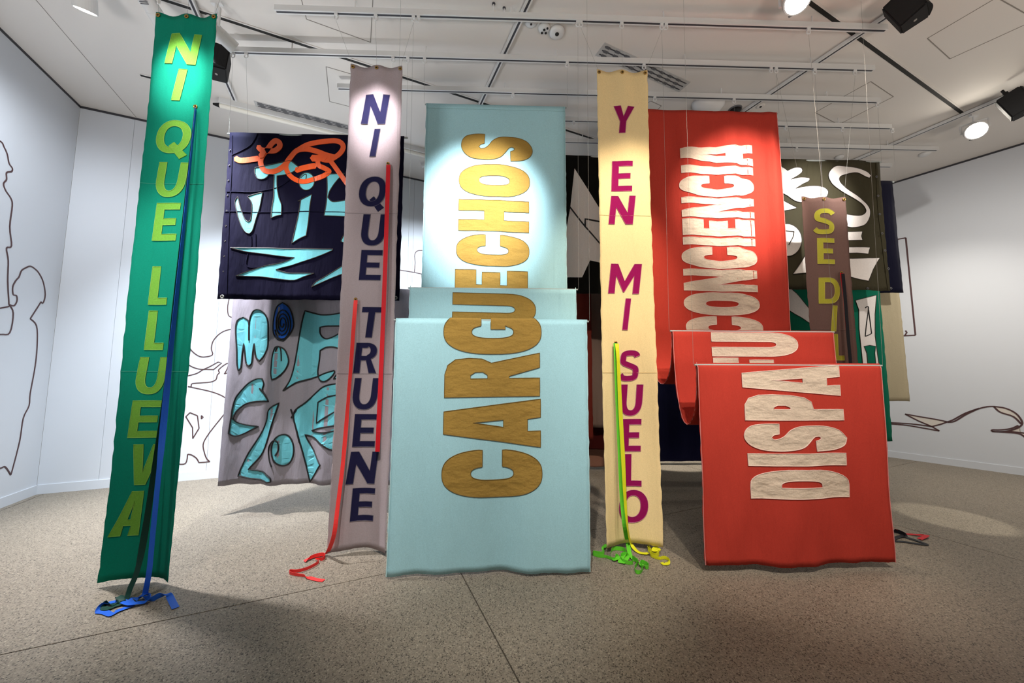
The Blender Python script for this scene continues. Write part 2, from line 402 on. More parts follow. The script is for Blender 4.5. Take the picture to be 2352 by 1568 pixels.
def rail_hook(t, x, y, z):
        HOOKS.setdefault(round(y, 2), []).append(x)
        bm = bmesh.new(); q = Vector((x, y, z))
        add_box(bm, (q.x-.016, q.y-.010, q.z-.020), (q.x+.016, q.y+.010, q.z+.004))
        ring = [q+Vector((.018*math.cos(k*PI/5), 0, -.036+.021*math.sin(k*PI/5))) for k in range(10)]
        add_tube(bm, ring, .006, 6, closed=True); bm_obj('rail_hook', bm, metal_white, t)
# surface tracks running away from the camera
for (p, q, lab) in (((1230, -30), (1100, 240), 'white lighting track between the grey strip and light blue banners, running away'),
                    ((2130, -25), (1690, 262), 'white lighting track crossing above the red banner'),
                    ((2420, 176), (1958, 373), 'white lighting track along the right wall carrying a lit lamp'),
                    ((425, -30), (542, 230), 'white lighting track behind the top of the green strip banner')):
    a, b = along(on_ceil(*p, .03), on_ceil(*q, .03), Ad)
    channel('lighting_track', lab, 'lighting track', a, b, .05, .035, H-.046, 'surface tracks across the ceiling', stems=False)
# suspended rails
ZR = 4.9
RAILY = {}
def rail(lab, x0, x1, y, hooks):
    a = Vector((x0, y, 0)); b = Vector((x1, y, 0)); RAILY[lab] = y
    RAILS[round(y, 2)] = channel('hanging_rail', lab, 'ceiling rail', a, b, .045, .055, ZR, 'suspended white rails', [Vector((h, y, 0)) for h in hooks])
def hx(px, py): return round(atZ(px, py, ZR).x, 3)
r1 = [hx(*p) for p in ((776, 40), (866, 42), (952, 45), (963, 45), (1325, 58), (1332, 58), (1425, 60), (1516, 63), (1526, 63), (1850, 73))]
r2 = [hx(*p) for p in ((533, 118), (937, 132), (975, 133), (1302, 146), (1477, 152), (1767, 160), (1779, 160), (1870, 160), (1965, 160))]
r3 = [hx(*p) for p in ((1178, 219), (1502, 226), (1682, 232), (2004, 244))]
r4 = [hx(*p) for p in ((1317, 281), (1803, 292), (2041, 301))]
r5 = [hx(*p) for p in ((1828, 340),)]
Y1, Y2, Y3, Y4, Y5, Y6 = 3.17, 3.63, 4.09, 4.55, 5.0, 5.45
rail('front suspended rail holding the grey and cream strip banners', atZ(633, 28, ZR).x, atZ(2032, 74, ZR).x, Y1, r1)
rail('second suspended rail from the camera, above the light blue banner', atZ(508, 114, ZR).x, atZ(2013, 157, ZR).x, Y2, r2)
rail('third suspended rail from the camera, ending above the olive banner', -2.0, atZ(2010, 243, ZR).x, Y3, r3)
rail('fourth suspended rail from the camera, above the dark navy banner', -.5, atZ(2042, 298, ZR).x, Y4, r4)
rail('fifth suspended rail from the camera, longest to the right', .4, atZ(2155, 345, ZR).x, Y5, r5)
rail('farthest short suspended rail behind the olive banner', 3.6, atZ(2046, 384, ZR).x, Y6, [])
rail('nearest suspended rail above the top edge of the photo', -3.1, 3.4, 2.72, [])

# linear tube light and grilles on the ceiling near the back wall
a, b = on_ceil(505, 238, .06), on_ceil(990, 355, .06); a, b = along(a, b, Bd)
t = thing('linear_light', 'long white tube light fixture on the ceiling near the back wall', 'ceiling light', tuple(a))
bm = bmesh.new(); add_beam(bm, Vector((a.x, a.y, H)), Vector((b.x, b.y, H)), -Ad, UP, -.05, .05, -.07, 0); bm_obj('housing', bm, metal_white, t)
bm = bmesh.new(); add_tube(bm, [Vector((a.x, a.y, H-.085)), Vector((b.x, b.y, H-.085))], .028, 12); bm_obj('tube', bm, mat('tube_white', '#F3EFE4', .4), t)
bm = bmesh.new(); add_tube(bm, [Vector((a.x, a.y, H-.085))-Bd*.07, Vector((a.x, a.y, H-.085))], [.012, .03], 12); tag(bm_obj('end_cap', bm, black_plastic, t), 'black end cap')
def vent(lab, p, q, wdt):
    a, b = along(on_ceil(*p), on_ceil(*q), Bd); A = Vector((a.x, a.y, H)); L = (b-a).length
    t = thing('air_grille', lab, 'air vent', tuple(A), 'slotted air grilles')
    bm = bmesh.new(); add_beam(bm, A, A+Bd*L, Ad, UP, -wdt/2, wdt/2, -.006, 0); bm_obj('grille_frame', bm, mat('grille_plate', '#B9B8B6', .6), t)
    for k in (-1, 0, 1):
        bm = bmesh.new(); add_beam(bm, A+Bd*.03, A+Bd*(L-.03), Ad, UP, k*wdt*.3-.006, k*wdt*.3+.006, -.0085, -.006); bm_obj('slot', bm, slot_dark, t)
    n = max(4, int(L/.13))
    for i in range(n):
        for k in (-1, 0, 1):
            s0 = .05+(L-.1)*i/n+k*.012
            bm = bmesh.new(); add_beam(bm, A+Bd*s0, A+Bd*(s0+.055), Ad, UP, k*wdt*.3-.014, k*wdt*.3+.014, -.011, -.006); bm_obj('deflector', bm, grille, t)
vent('slotted air grille on the ceiling above the tube light, left of the grey strip', (585, 237), (805, 299), .10)
vent('slotted air grille on the ceiling behind the cream strip banner', (1378, 112), (1572, 200), .17)

def disc_dev(name, lab, cat, px, py, r, h, m, spots=(), group=None):
    p = on_ceil(px, py); t = thing(name, lab, cat, (p.x, p.y, H), group, local=True)
    bm = bmesh.new(); add_lathe(bm, [(r*.2, -h), (r*.75, -h*.92), (r, -h*.5), (r, 0)], 24); bm_obj('housing', bm, m, t, True)
    for sx, sy, sr in spots:
        bm = bmesh.new(); add_lathe(bm, [(sr, -h-.006), (sr, -h*.6)], 12, Matrix.Translation((sx, sy, 0))); tag(bm_obj('sensor_eye', bm, slot_black, t), 'black eye')
disc_dev('smoke_detector', 'round white detector with four dark dots under the second rail', 'smoke detector', 1250, 62, .06, .035, metal_white, [(.02, .03, .011), (-.02, .03, .011), (0, -.005, .012), (.03, -.02, .01)], 'ceiling detectors')
disc_dev('smoke_detector', 'round white detector with one large dark dot, right of the four-dot one', 'smoke detector', 1279, 72, .08, .04, metal_white, [(0, -.01, .02)], 'ceiling detectors')
disc_dev('smoke_detector', 'white detector half hidden behind the front rail', 'smoke detector', 1220, 49, .06, .03, metal_white, [(0, 0, .01)], 'ceiling detectors')
disc_dev('smoke_detector', 'small flat sensor with dark centre right of the red banner top', 'smoke detector', 1747, 243, .05, .012, white_paint, [(0, 0, .014)], 'ceiling detectors')
disc_dev('smoke_detector', 'small white detector beyond the fifth rail at right', 'smoke detector', 2124, 352, .07, .04, metal_white, [], 'ceiling detectors')
disc_dev('smoke_detector', 'small grey detector just above the olive banner', 'smoke detector', 1928, 359, .06, .04, metal_white, [], 'ceiling detectors')
# teardrop dome above the red banner
p = on_ceil(1627, 236); t = thing('dome_camera', 'white teardrop dome camera on the ceiling above the red banner', 'security camera', (p.x, p.y, H), local=True)
bm = bmesh.new(); add_lathe(bm, [(.05, -.13), (.12, -.10), (.165, -.04), (.17, 0)], 24, Matrix.Diagonal((1.25, .8, 1, 1))); bm_obj('dome', bm, metal_white, t, True)
bm = bmesh.new(); add_lathe(bm, [(.10, -.012), (.10, 0)], 20, Matrix.Translation((0, .12, 0))); tag(bm_obj('base_plate', bm, slot_black, t), 'black base plate')
bm = bmesh.new(); add_box(bm, (-.03, -.02, -.137), (.0, 0, -.125)); add_box(bm, (.01, -.02, -.137), (.04, 0, -.125)); tag(bm_obj('sensor_eye', bm, slot_dark, t), 'dark sensor pair')
p = on_ceil(1688, 251); t = thing('ceiling_camera', 'black half-round camera beside the track above the red banner', 'security camera', (p.x, p.y, H), local=True)
bm = bmesh.new(); add_lathe(bm, [(.02, -.075), (.055, -.055), (.075, 0)], 18); bm_obj('dome', bm, black_plastic, t, True)
bm = bmesh.new(); add_lathe(bm, [(.082, -.015), (.085, 0)], 18); bm_obj('base_ring', bm, grille, t)
for px, py, lab in ((1134, 8, 'left thin white sprinkler pipe stub hanging from the ceiling at top middle'), (1158, 18, 'right thin white sprinkler pipe stub hanging from the ceiling at top middle')):
    p = on_ceil(px, py); t = thing('hanging_stub', lab, 'ceiling rod', (p.x, p.y, H), local=True)
    bm = bmesh.new(); add_tube(bm, [(0, 0, 0), (0, 0, -.10)], .007, 8); bm_obj('rod', bm, metal_white, t)
    bm = bmesh.new(); add_lathe(bm, [(.014, -.012), (.016, 0)], 10); tag(bm_obj('collar', bm, slot_dark, t), 'dark collar')

def spotlight(lab, loc, aim, r=.06, L=.24, lens=lamp_soft, fin=True):
    """cylinder head on a yoke below a track adaptor; loc = lens centre"""
    loc = Vector(loc); d = (Vector(aim)-loc).normalized(); back = loc-d*L
    t = thing('spotlight', lab, 'spotlight', tuple(loc), 'white cylinder spotlights'); q = d.to_track_quat('Z', 'Y').to_matrix().to_4x4()
    def mtx(p): return Matrix.Translation(p) @ q
    bm = bmesh.new(); add_lathe(bm, [(r*.75, 0), (r*.97, .012), (r*.97, L*.55), (r, L*.55+.002), (r, L-.002), (r*.9, L-.002), (r*.86, L-.02)], 28, mtx(back)); bm_obj('housing', bm, metal_white, t, False)
    bm = bmesh.new(); add_lathe(bm, [(r*.84, -.012), (r*.84, -.004)], 24, mtx(loc)); bm_obj('lens', bm, lens, t)
    mid = back+d*L*.35; side = d.cross(UP).normalized()
    top = Vector((mid.x, mid.y, H-.035))
    if fin:
        bm = bmesh.new()
        for k in range(5): add_beam(bm, back+d*(.02+k*.014), back+d*(.026+k*.014), side, d.cross(side), -r*.5, r*.5, r*.9, r*1.02)
        tag(bm_obj('cooling_fins', bm, grille, t), 'grey cooling fins')
    bm = bmesh.new()
    for s in (-1, 1):
        e = mid+side*s*(r+.012)
        add_tube(bm, [e, Vector((e.x, e.y, max(mid.z+.09, H-.14)))], .012, 8)
    z1 = max(mid.z+.09, H-.14)
    add_tube(bm, [Vector(((mid+side*(r+.012)).x, (mid+side*(r+.012)).y, z1)), Vector(((mid-side*(r+.012)).x, (mid-side*(r+.012)).y, z1))], .012, 8)
    bm_obj('yoke', bm, metal_white, t)
    bm = bmesh.new(); add_tube(bm, [Vector((mid.x, mid.y, z1)), top], .014, 8); add_box(bm, (top.x-.05, top.y-.018, H-.06), (top.x+.05, top.y+.018, H-.03)); bm_obj('track_adaptor', bm, metal_white, t)
    return t
spotlight('white spotlight at the top left corner pointing down at the left wall', atZ(196, 26, 4.70), (-4.1, 3.55, 3.4), .078, .28)
spotlight('white spotlight partly hidden behind the top left of the green strip banner', atZ(375, 62, 4.72), (-3.3, 5.0, 3.8), .065, .26, lamp_off)
spotlight('white spotlight right of the green strip banner top, angled down right', atZ(540, 112, 4.66), (-1.2, 5.6, 3.7), .062, .27, lamp_off)
spotlight('dazzling lit spotlight at the top edge above the red banner', atZ(1832, 2, 4.74), (1.0, .6, 2.2), .1, .2, lamp_glow)
spotlight('dazzling lit spotlight near the right wall under the track', atZ(2243, 300, 4.72), (1.8, .6, 2.0), .105, .2, lamp_glow)
spotlight('small white spotlight far back between the grey and light blue banners', atZ(966, 376, 4.62), (-2.6, 5.2, 4.1), .06, .2)

def speaker(lab, loc, rz, tilt, s=1.0):
    t = thing('ceiling_speaker', lab, 'speaker', loc, 'black speakers hung from the tracks', local=True, rot=(tilt, 0, rz))
    bm = bmesh.new()
    pts = [(-.11, .09), (-.07, -.10), (.07, -.10), (.11, .09)]
    pts = [(x*s, y*s) for x, y in pts]
    add_prism(bm, pts, -.15*s, .15*s)
    bmesh.ops.bevel(bm, geom=bm.edges[:], offset=.012*s, segments=2, affect='EDGES'); bm_obj('cabinet', bm, black_plastic, t)
    bm = bmesh.new(); n = 8
    g = [((-.1+.2*k/n)*s, (.092+.03*math.sin(PI*k/n))*s) for k in range(n+1)]
    add_prism(bm, g+[(.1*s, .09*s), (-.1*s, .09*s)], -.14*s, .14*s); bm_obj('front_grille', bm, mat('speaker_grille', '#0A090A', .9), t)
    bm = bmesh.new(); add_box(bm, (-.03*s, -.02*s, .15*s), (.03*s, .02*s, .15*s+.05)); add_tube(bm, [(0, 0, .15*s+.05), (0, 0, .15*s+.1)], .014, 8); bm_obj('bracket', bm, black_plastic, t)
    bm = bmesh.new(); add_lathe(bm, [(.012*s, 0), (.012*s, .004)], 14, Matrix.Translation((0, 0, -.154*s))); tag(bm_obj('badge', bm, steel, t), 'pale round badge')
    return t
p = atZ(502, 146, 4.66); speaker('black speaker hidden partly behind the right edge of the green strip', tuple(p), R(200), R(12), .95)
p = atZ(2080, 24, 4.72); speaker('black speaker hanging at the top right above the olive banner', tuple(p), R(215), R(20), .95)
p = atZ(2334, 240, 4.74); speaker('black speaker at the right edge next to the lit spotlight', tuple(p), R(215), R(20), 1.0)

# ------------------------------------------------------------------ banners
class Cloth:
    def __init__(self, prof, x0, x1, disp=None):
        self.P = [Vector((p[0], p[1])) for p in prof]; self.S = [0]
        for a, b in zip(self.P, self.P[1:]): self.S.append(self.S[-1]+(b-a).length)
        self.L = self.S[-1]; self.x0 = x0; self.x1 = x1; self.disp = disp or (lambda u, s: 0); self.dz = None
    def prof(self, s):
        S = self.S; lo, hi = 0, len(S)-2
        while lo < hi:
            m = (lo+hi+1)//2
            if S[m] <= s: lo = m
            else: hi = m-1
        i = lo; t = (s-S[i])/max(1e-9, S[i+1]-S[i])
        p = self.P[i].lerp(self.P[i+1], min(max(t, -.2), 1.2))
        def tg(j):
            a = self.P[max(j-1, 0)]; b = self.P[min(j+1, len(self.P)-1)]; return (b-a).normalized()
        T = tg(i).lerp(tg(i+1), min(max(t, 0), 1)).normalized()
        return p, T
    def pt(self, x, s, off=0):
        p, T = self.prof(s); u = (x-self.x0)/(self.x1-self.x0); d = self.disp(u, s)+off
        z = p.y-T.x*d
        if self.dz: z += self.dz(u, s)
        return Vector((x, p.x+T.y*d, z))
    def s_at(self, z, front=True):
        """arc position of height z on the last (front) or first panel"""
        rng = range(len(self.P)-2, -1, -1) if front else range(len(self.P)-1)
        for i in rng:
            a, b = self.P[i].y, self.P[i+1].y
            if a >= z >= b and a > b: return self.S[i]+(a-z)/(a-b)*(self.S[i+1]-self.S[i])
        return self.L+(self.P[-1].y-z)
def cloth_mesh(name, cl, m, parent, nx=36, ds=.05, rag=.003, hem=0):
    ns = max(20, int(cl.L/ds)); bm = bmesh.new(); G = []
    rnd = random.Random(sum(map(ord, name)) + nx)
    for j in range(ns+1):
        s = cl.L*j/ns; a = rnd.uniform(-rag, rag); b = rnd.uniform(-rag, rag); row = []
        for i in range(nx+1):
            u = i/nx; x = cl.x0+(cl.x1-cl.x0)*u
            if i == 0: x += a
            if i == nx: x += b
            p = cl.pt(x, s)
            if j == ns: p.z += rnd.uniform(-rag, rag)*.7
            row.append(bm.verts.new(p))
        G.append(row)
    for j in range(ns):
        for i in range(nx): bm.faces.new((G[j][i], G[j+1][i], G[j+1][i+1], G[j][i+1]))
    o = bm_obj('cloth', bm, m, parent, True)
    so = o.modifiers.new('thickness', 'SOLIDIFY'); so.thickness = .0016; so.offset = -1
    return o
def patch(name, cl, loops, m, parent, off=.003, base=.0006, grid=.06, label=None):
    """flat applique: loops are [(x, s)...], first outer then holes; follows the cloth"""
    bm = bmesh.new(); edges = []
    for lp in loops:
        vs = []
        for x, s in lp:
            if vs and (Vector((x, s, 0))-vs[-1].co).length < 1e-5: continue
            vs.append(bm.verts.new((x, s, 0)))
        if len(vs) > 2 and (vs[0].co-vs[-1].co).length < 1e-5: bm.verts.remove(vs.pop())
        for i in range(len(vs)): edges.append(bm.edges.new((vs[i], vs[(i+1) % len(vs)])))
    bmesh.ops.triangle_fill(bm, use_beauty=True, use_dissolve=False, edges=edges)
    xs = [v.co.x for v in bm.verts]; ys = [v.co.y for v in bm.verts]
    for ax, lo, hi in ((0, min(xs), max(xs)), (1, min(ys), max(ys))):
        k = math.floor(lo/grid)+1
        while k*grid < hi:
            co = [0, 0, 0]; no = [0, 0, 0]; co[ax] = k*grid; no[ax] = 1
            bmesh.ops.bisect_plane(bm, geom=bm.verts[:]+bm.edges[:]+bm.faces[:], plane_co=co, plane_no=no); k += 1
    be = [e for e in bm.edges if len(e.link_faces) == 1]
    low = {}
    for e in be:
        for v in e.verts:
            if v not in low: low[v] = bm.verts.new((v.co.x, v.co.y, 1))
    for e in be:
        a, b = e.verts; bm.faces.new((a, b, low[b], low[a]))
    for v in bm.verts:
        v.co = cl.pt(v.co.x, v.co.y, base if v.co.z > .5 else off)
    bmesh.ops.recalc_face_normals(bm, faces=bm.faces[:])
    o = bm_obj(name, bm, m, parent)
    if label: o['label'] = label
    return o
def stitch(cl, loops, m, parent, r=.0025, off=.0035, name='stitching', closed=True, n=5):
    bm = bmesh.new()
    for lp in loops:
        P = []
        L = list(lp)+([lp[0]] if closed else [])
        for (xa, sa), (xb, sb) in zip(L, L[1:]):
            k = max(1, int(math.hypot(xb-xa, sb-sa)/.04))
            for i in range(k): P.append(cl.pt(xa+(xb-xa)*i/k, sa+(sb-sa)*i/k, off))
        if not closed: P.append(cl.pt(*lp[-1], off))
        Q = [P[0]]
        for p in P[1:]:
            if (p-Q[-1]).length > .002: Q.append(p)
        if closed and (Q[0]-Q[-1]).length < .002: Q.pop()
        if len(Q) > 2: add_tube(bm, Q, r, n, closed=closed)
    return bm_obj(name, bm, m, parent)

def grommet(p, parent, m=brass, r=.012):
    bm = bmesh.new()
    ring = [p+Vector((r*math.cos(k*PI/6), -.004, r*math.sin(k*PI/6))) for k in range(12)]
    add_tube(bm, ring, r*.42, 6, closed=True); bm_obj('eyelet', bm, m, parent, True)
    bm = bmesh.new(); bm.faces.new([bm.verts.new(p+Vector((r*.7*math.cos(k*PI/6), -.003, r*.7*math.sin(k*PI/6)))) for k in range(12)]); tag(bm_obj('eyelet_hole', bm, slot_black, parent), 'dark hole')
def wire(parent, a, b, m=steel, r=.0009):
    k = round(b.y, 2)
    if k in RAILS:
        near = [x for x in HOOKS.get(k, []) if abs(x-b.x) < .09]
        if near: b = Vector((min(near, key=lambda x: abs(x-b.x)), b.y, b.z))
        else: rail_hook(RAILS[k], b.x, b.y, ZR)
    bm = bmesh.new(); add_tube(bm, [a, b], r, 5); bm_obj('suspension_wire', bm, m, parent)

# ---- letter shapes, height 1, width w, stem t, bar b
def sup(cx, cy, rx, ry, n=2.2, a0=0, a1=360, k=36):
    out = []
    for i in range(k+1 if a1-a0 < 359 else k):
        a = R(a0+(a1-a0)*i/k); c, s = math.cos(a), math.sin(a)
        out.append((cx+rx*math.copysign(abs(c)**(2/n), c), cy+ry*math.copysign(abs(s)**(2/n), s)))
    return out
def G_N(w, t, b): return [[(0, 0), (0, 1), (1.12*t, 1), (w-t, .40), (w-t, 1), (w, 1), (w, 0), (w-1.12*t, 0), (t, .60), (t, 0)]]
def G_I(w, t, b): return [[(0, 0), (0, 1), (w, 1), (w, 0)]]
def G_E(w, t, b): return [[(0, 0), (0, 1), (w, 1), (w, 1-b), (t, 1-b), (t, .5+b*.5), (w*.9, .5+b*.5), (w*.9, .5-b*.5), (t, .5-b*.5), (t, b), (w, b), (w, 0)]]
def G_F(w, t, b): return [[(0, 0), (0, 1), (w, 1), (w, 1-b), (t, 1-b), (t, .56+b*.5), (w*.92, .56+b*.5), (w*.92, .56-b*.5), (t, .56-b*.5), (t, 0)]]
def G_L(w, t, b): return [[(0, 0), (0, 1), (t, 1), (t, b), (w, b), (w, 0)]]
def G_T(w, t, b): return [[(0, 1), (w, 1), (w, 1-b), (w/2+t/2, 1-b), (w/2+t/2, 0), (w/2-t/2, 0), (w/2-t/2, 1-b), (0, 1-b)]]
def G_V(w, t, b): return [[(0, 1), (1.06*t, 1), (w/2, .30), (w-1.06*t, 1), (w, 1), (w/2+.58*t, 0), (w/2-.58*t, 0)]]
def G_Y(w, t, b): return [[(0, 1), (1.1*t, 1), (w/2, .60), (w-1.1*t, 1), (w, 1), (w/2+t/2, .42), (w/2+t/2, 0), (w/2-t/2, 0), (w/2-t/2, .42)]]
def G_A(w, t, b):
    c = w/2; out = [(0, 0), (c-.58*t, 1), (c+.58*t, 1), (w, 0), (w-1.06*t, 0), (w-1.06*t-(c-1.64*t+.58*t*0)*.22, .22), (1.06*t+(c-1.64*t)*.22, .22), (1.06*t, 0)]
    h = [(1.06*t+(c-1.06*t)*.52, .22+b*.8), (c, .78), (w-1.06*t-(c-1.06*t)*.52, .22+b*.8)]
    return [out, h]
def G_M(w, t, b): return [[(0, 0), (0, 1), (t*1.15, 1), (w/2, .42), (w-t*1.15, 1), (w, 1), (w, 0), (w-t, 0), (w-t, .60), (w/2+.1*t, .05), (w/2-.1*t, .05), (t, .60), (t, 0)]]
def G_U(w, t, b, n=2.3):
    ry = min(.5, w*.62)
    return [[(0, 1), (t, 1)]+[(t, ry)]+sup(w/2, ry, w/2-t, ry-b, n, 180, 360, 18)+[(w-t, 1), (w, 1)]+sup(w/2, ry, w/2, ry, n, 360, 180, 18)[0:0]+[(p[0], p[1]) for p in reversed(sup(w/2, ry, w/2, ry, n, 180, 360, 18))]]
def G_O(w, t, b, n=2.2): return [sup(w/2, .5, w/2, .5, n), sup(w/2, .5, w/2-t, .5-b, n)]
def G_Q(w, t, b):
    L = G_O(w, t, b); return L
def Q_tail(w, t): return [[(w*.42, .22), (w*.56, .34), (w*1.0, -.04), (w*.80, -.17)]]
def G_D(w, t, b, n=2.3):
    return [[(0, 0), (0, 1), (w*.45, 1)]+sup(w*.45, .5, w*.55, .5, n, 90, -90, 18)[1:-1]+[(w*.45, 0)],
            [(t, b), (w*.45, b)]+list(reversed(sup(w*.45, .5, w*.55-t, .5-b, n, 90, -90, 18)[1:-1]))+[(w*.45, 1-b), (t, 1-b)]]
def G_P(w, t, b, n=2.2, m=.40):
    cy = (1+m)/2; ry = (1-m)/2
    return [[(0, 0), (0, 1), (w*.5, 1)]+sup(w*.5, cy, w*.5, ry, n, 90, -90, 14)[1:-1]+[(w*.5, m), (t, m), (t, 0)],
            [(t, m+b), (w*.5, m+b)]+list(reversed(sup(w*.5, cy, w*.5-t, ry-b, n, 90, -90, 14)[1:-1]))+[(w*.5, 1-b), (t, 1-b)]]
def G_R(w, t, b, n=2.2, m=.44):
    cy = (1+m)/2; ry = (1-m)/2
    return [[(0, 0), (0, 1), (w*.48, 1)]+sup(w*.48, cy, w*.46, ry, n, 90, -62, 14)[1:]+[(w, 0), (w-1.15*t, 0), (w*.50, m-.02), (t, m-.02), (t, 0)],
            [(t, m+b*.75), (w*.5, m+b*.75)]+list(reversed(sup(w*.5, cy+b*.1, w*.44-t, ry-b*.85, n, 90, -90, 12)[1:-1]))+[(w*.5, 1-b), (t, 1-b)]]
def G_Rc(w, t, b):   # condensed R
    return [[(0, 0), (0, 1), (w*.52, 1), (w*.74, .97), (w*.87, .89), (w*.90, .75), (w*.88, .61), (w*.78, .51), (w, 0), (w*.66, 0), (w*.47, .32), (w*.42, .32), (w*.42, 0)],
            [(w*.42, .55), (w*.5, .55), (w*.57, .6), (w*.57, .68), (w*.5, .73), (w*.42, .73)]]
def G_Ac(w, t, b):
    return [[(0, 0), (w*.27, 1), (w*.73, 1), (w, 0), (w*.62, 0), (w*.58, .135), (w*.33, .135), (w*.34, 0)], [(w*.41, .385), (w*.56, .385), (w*.5, .70)]]
def G_Cc(w, t, b, lo=.40, hi=.60):
    o = sup(w/2, .5, w/2, .5, 2.5, 0, 360, 64); i = sup(w/2, .5, w/2-t, .5-b, 2.6, 0, 360, 48)
    oo = [p for p in o if not (p[0] > w*.5 and lo < p[1] < hi)]; ii = [p for p in i if not (p[0] > w*.5 and lo < p[1] < hi)]
    oo = [p for p in oo if p[1] >= hi and p[0] > w/2]+[p for p in o if p[0] <= w/2]+[p for p in oo if p[1] <= lo and p[0] > w/2]
    ii = [p for p in ii if p[1] >= hi and p[0] > w/2]+[p for p in i if p[0] <= w/2]+[p for p in ii if p[1] <= lo and p[0] > w/2]
    return [[(w*.985, hi)]+oo+[(w*.985, lo), (w-t, lo)]+ii[::-1]+[(w-t, hi)]]
def G_Gc(w, t, b):
    L = G_Cc(w, t, b, .36, .62)[0]
    # spur: replace lower terminal by a bar that steps inward
    k = L.index((w-t, .36)); 
    return [L[:k-1]+[(w, .36), (w, .52), (w*.56, .52), (w*.56, .37), (w-t, .37)]+L[k+1:]]
def G_Hc(w, t, b): return [[(0, 0), (0, 1), (t, 1), (t, .635), (w-t, .635), (w-t, 1), (w, 1), (w, 0), (w-t, 0), (w-t, .355), (t, .355), (t, 0)]]
_S = [(678, 257), (676, 322), (652, 330), (640, 345), (652, 359), (678, 353), (702, 335), (730, 300), (772, 277), (830, 271), (900, 275), (960, 300), (993, 350), (980, 398), (930, 428), (850, 436), (848, 370), (868, 362), (876, 350), (862, 340), (840, 346), (812, 382), (784, 412), (742, 428), (680, 433), (600, 425), (550, 395), (525, 350), (532, 300), (562, 270), (620, 258)]
def G_Sc(w, t, b):
    L = smooth_loop([((436-y)/181*w, (993-x)/468) for x, y in _S], 60, 4); return [L]
def G_S(w, t, b):
    c = [(w-.40*t, .80), (w*.78, .89), (w*.5, .91), (w*.22, .87), (t*.50, .73), (w*.2, .59), (w*.5, .51), (w*.8, .42), (w-t*.50, .26), (w*.78, .13), (w*.48, .09), (w*.2, .11), (.18*t, .20)]
    P = [v for v in catmull([(x, y, 0) for x, y in c], 5)]; A = []; B = []
    for i, p in enumerate(P):
        d = (P[min(i+1, len(P)-1)]-P[max(i-1, 0)]).normalized(); nrm = Vector((-d.y, d.x, 0))
        h = b*.5 if abs(d.x) > abs(d.y) else b*.5+(t-b)*.25
        A.append(p+nrm*h); B.append(p-nrm*h)
    return [[(v.x, v.y) for v in A]+[(v.x, v.y) for v in reversed(B)]]
def G_Dc(w, t, b): return G_D(w, .37*w, .29, 2.5)
def G_Pc(w, t, b):
    return [[(0, 0), (0, 1), (w*.6, 1), (w*.85, .96), (w*.98, .86), (w, .72), (w*.97, .54), (w*.88, .40), (w*.72, .33), (w*.42, .31), (w*.42, 0)],
            [(w*.42, .55), (w*.5, .55), (w*.58, .60), (w*.58, .68), (w*.5, .72), (w*.42, .72)]]
def G_Nc(w, t, b): return [[(0, 0), (0, 1), (w*.34, 1), (w*.70, .45), (w*.70, 1), (w, 1), (w, 0), (w*.64, 0), (w*.31, .54), (w*.31, 0)]]
def G_Ec(w, t, b): return [[(0, 0), (0, 1), (w, 1), (w, .71), (w*.44, .71), (w*.44, .63), (w*.92, .63), (w*.92, .38), (w*.44, .38), (w*.44, .285), (w, .285), (w, 0)]]
def G_Fc(w, t, b): return [[(0, 0), (0, 1), (w, 1), (w, .71), (w*.44, .71), (w*.44, .58), (w*.92, .58), (w*.92, .30), (w*.44, .30), (w*.44, 0)]]
def G_Uc(w, t, b):
    return [[(0, 1), (w*.38, 1), (w*.38, .35)]+sup(w/2, .35, w*.12, .10, 2.3, 180, 360, 10)+[(w*.62, 1), (w, 1), (w, .35)]+list(reversed(sup(w/2, .35, w/2, .35, 2.3, 180, 360, 20)))]
def G_Oc(w, t, b): return [sup(w/2, .5, w/2, .5, 2.4), sup(w/2, .5, w*.15, .215, 2.6)]
GL = {k[2:]: v for k, v in list(globals().items()) if k.startswith('G_')}

SHEAR = dict(E=.05, L=.03, N=.12, I=.14, T=.10, R=.075, U=.09, A=.22, V=.12, M=.12, Y=.10, S=.10, O=.09, Q=.10, D=.06)
def strip_letter(cl, Yp, ch, x0, y0, x1, y1, m, sm, parent, shear=.14, t=.212, b=.172, lab='', sr=.0022):
    """upright italic letter; pixel box -> cloth coordinates"""
    shear = SHEAR[ch]
    a = atY((x0+x1)/2, y1, Yp); tp = atY((x0+x1)/2, y0, Yp)
    xm = (y0+y1)/2
    l = atY(x0, xm, Yp).x; r = atY(x1, xm, Yp).x
    # the banner leans in the picture: remove that lean from the pixel box
    ln = abs(atY((x0+x1)/2, y0, Yp).x-atY((x0+x1)/2, y1, Yp).x)
    h = tp.z-a.z; W = (r-l)-max(0, 0)
    lean_px = ((x0+x1)/2-1153)*-1.16e-4*(y1-y0)     # pixel shift top vs bottom of a vertical line
    px_per_m = (x1-x0)/(r-l)
    sh = shear*h
    if lean_px >= 0: W = (r-l)-abs(lean_px)/px_per_m-sh
    else: W = (r-l)-max(0, sh-abs(lean_px)/px_per_m) if sh > abs(lean_px)/px_per_m else (r-l)-(abs(lean_px)/px_per_m-sh)
    if ch in 'OQSUD': W += {'O': .55, 'Q': .55, 'S': .45, 'U': .3, 'D': .25}[ch]*max(0, (r-l)-W)
    cx = (l+r)/2; s0 = cl.s_at(a.z)
    full = GL[ch](W/h, t, b)
    def mp(lp): return [(cx+(x*h-W/2)+shear*(y-.5)*h, s0-y*h) for x, y in lp]
    loops = [mp(lp) for lp in full]
    o = patch('letter', cl, loops, m, parent, label='%s letter %s' % (lab, ch))
    stitch(cl, loops, sm, o, sr)
    if ch == 'Q':
        tl = [mp(lp) for lp in Q_tail(W/h, t)]; patch('letter_tail', cl, tl, m, o, off=.0048)
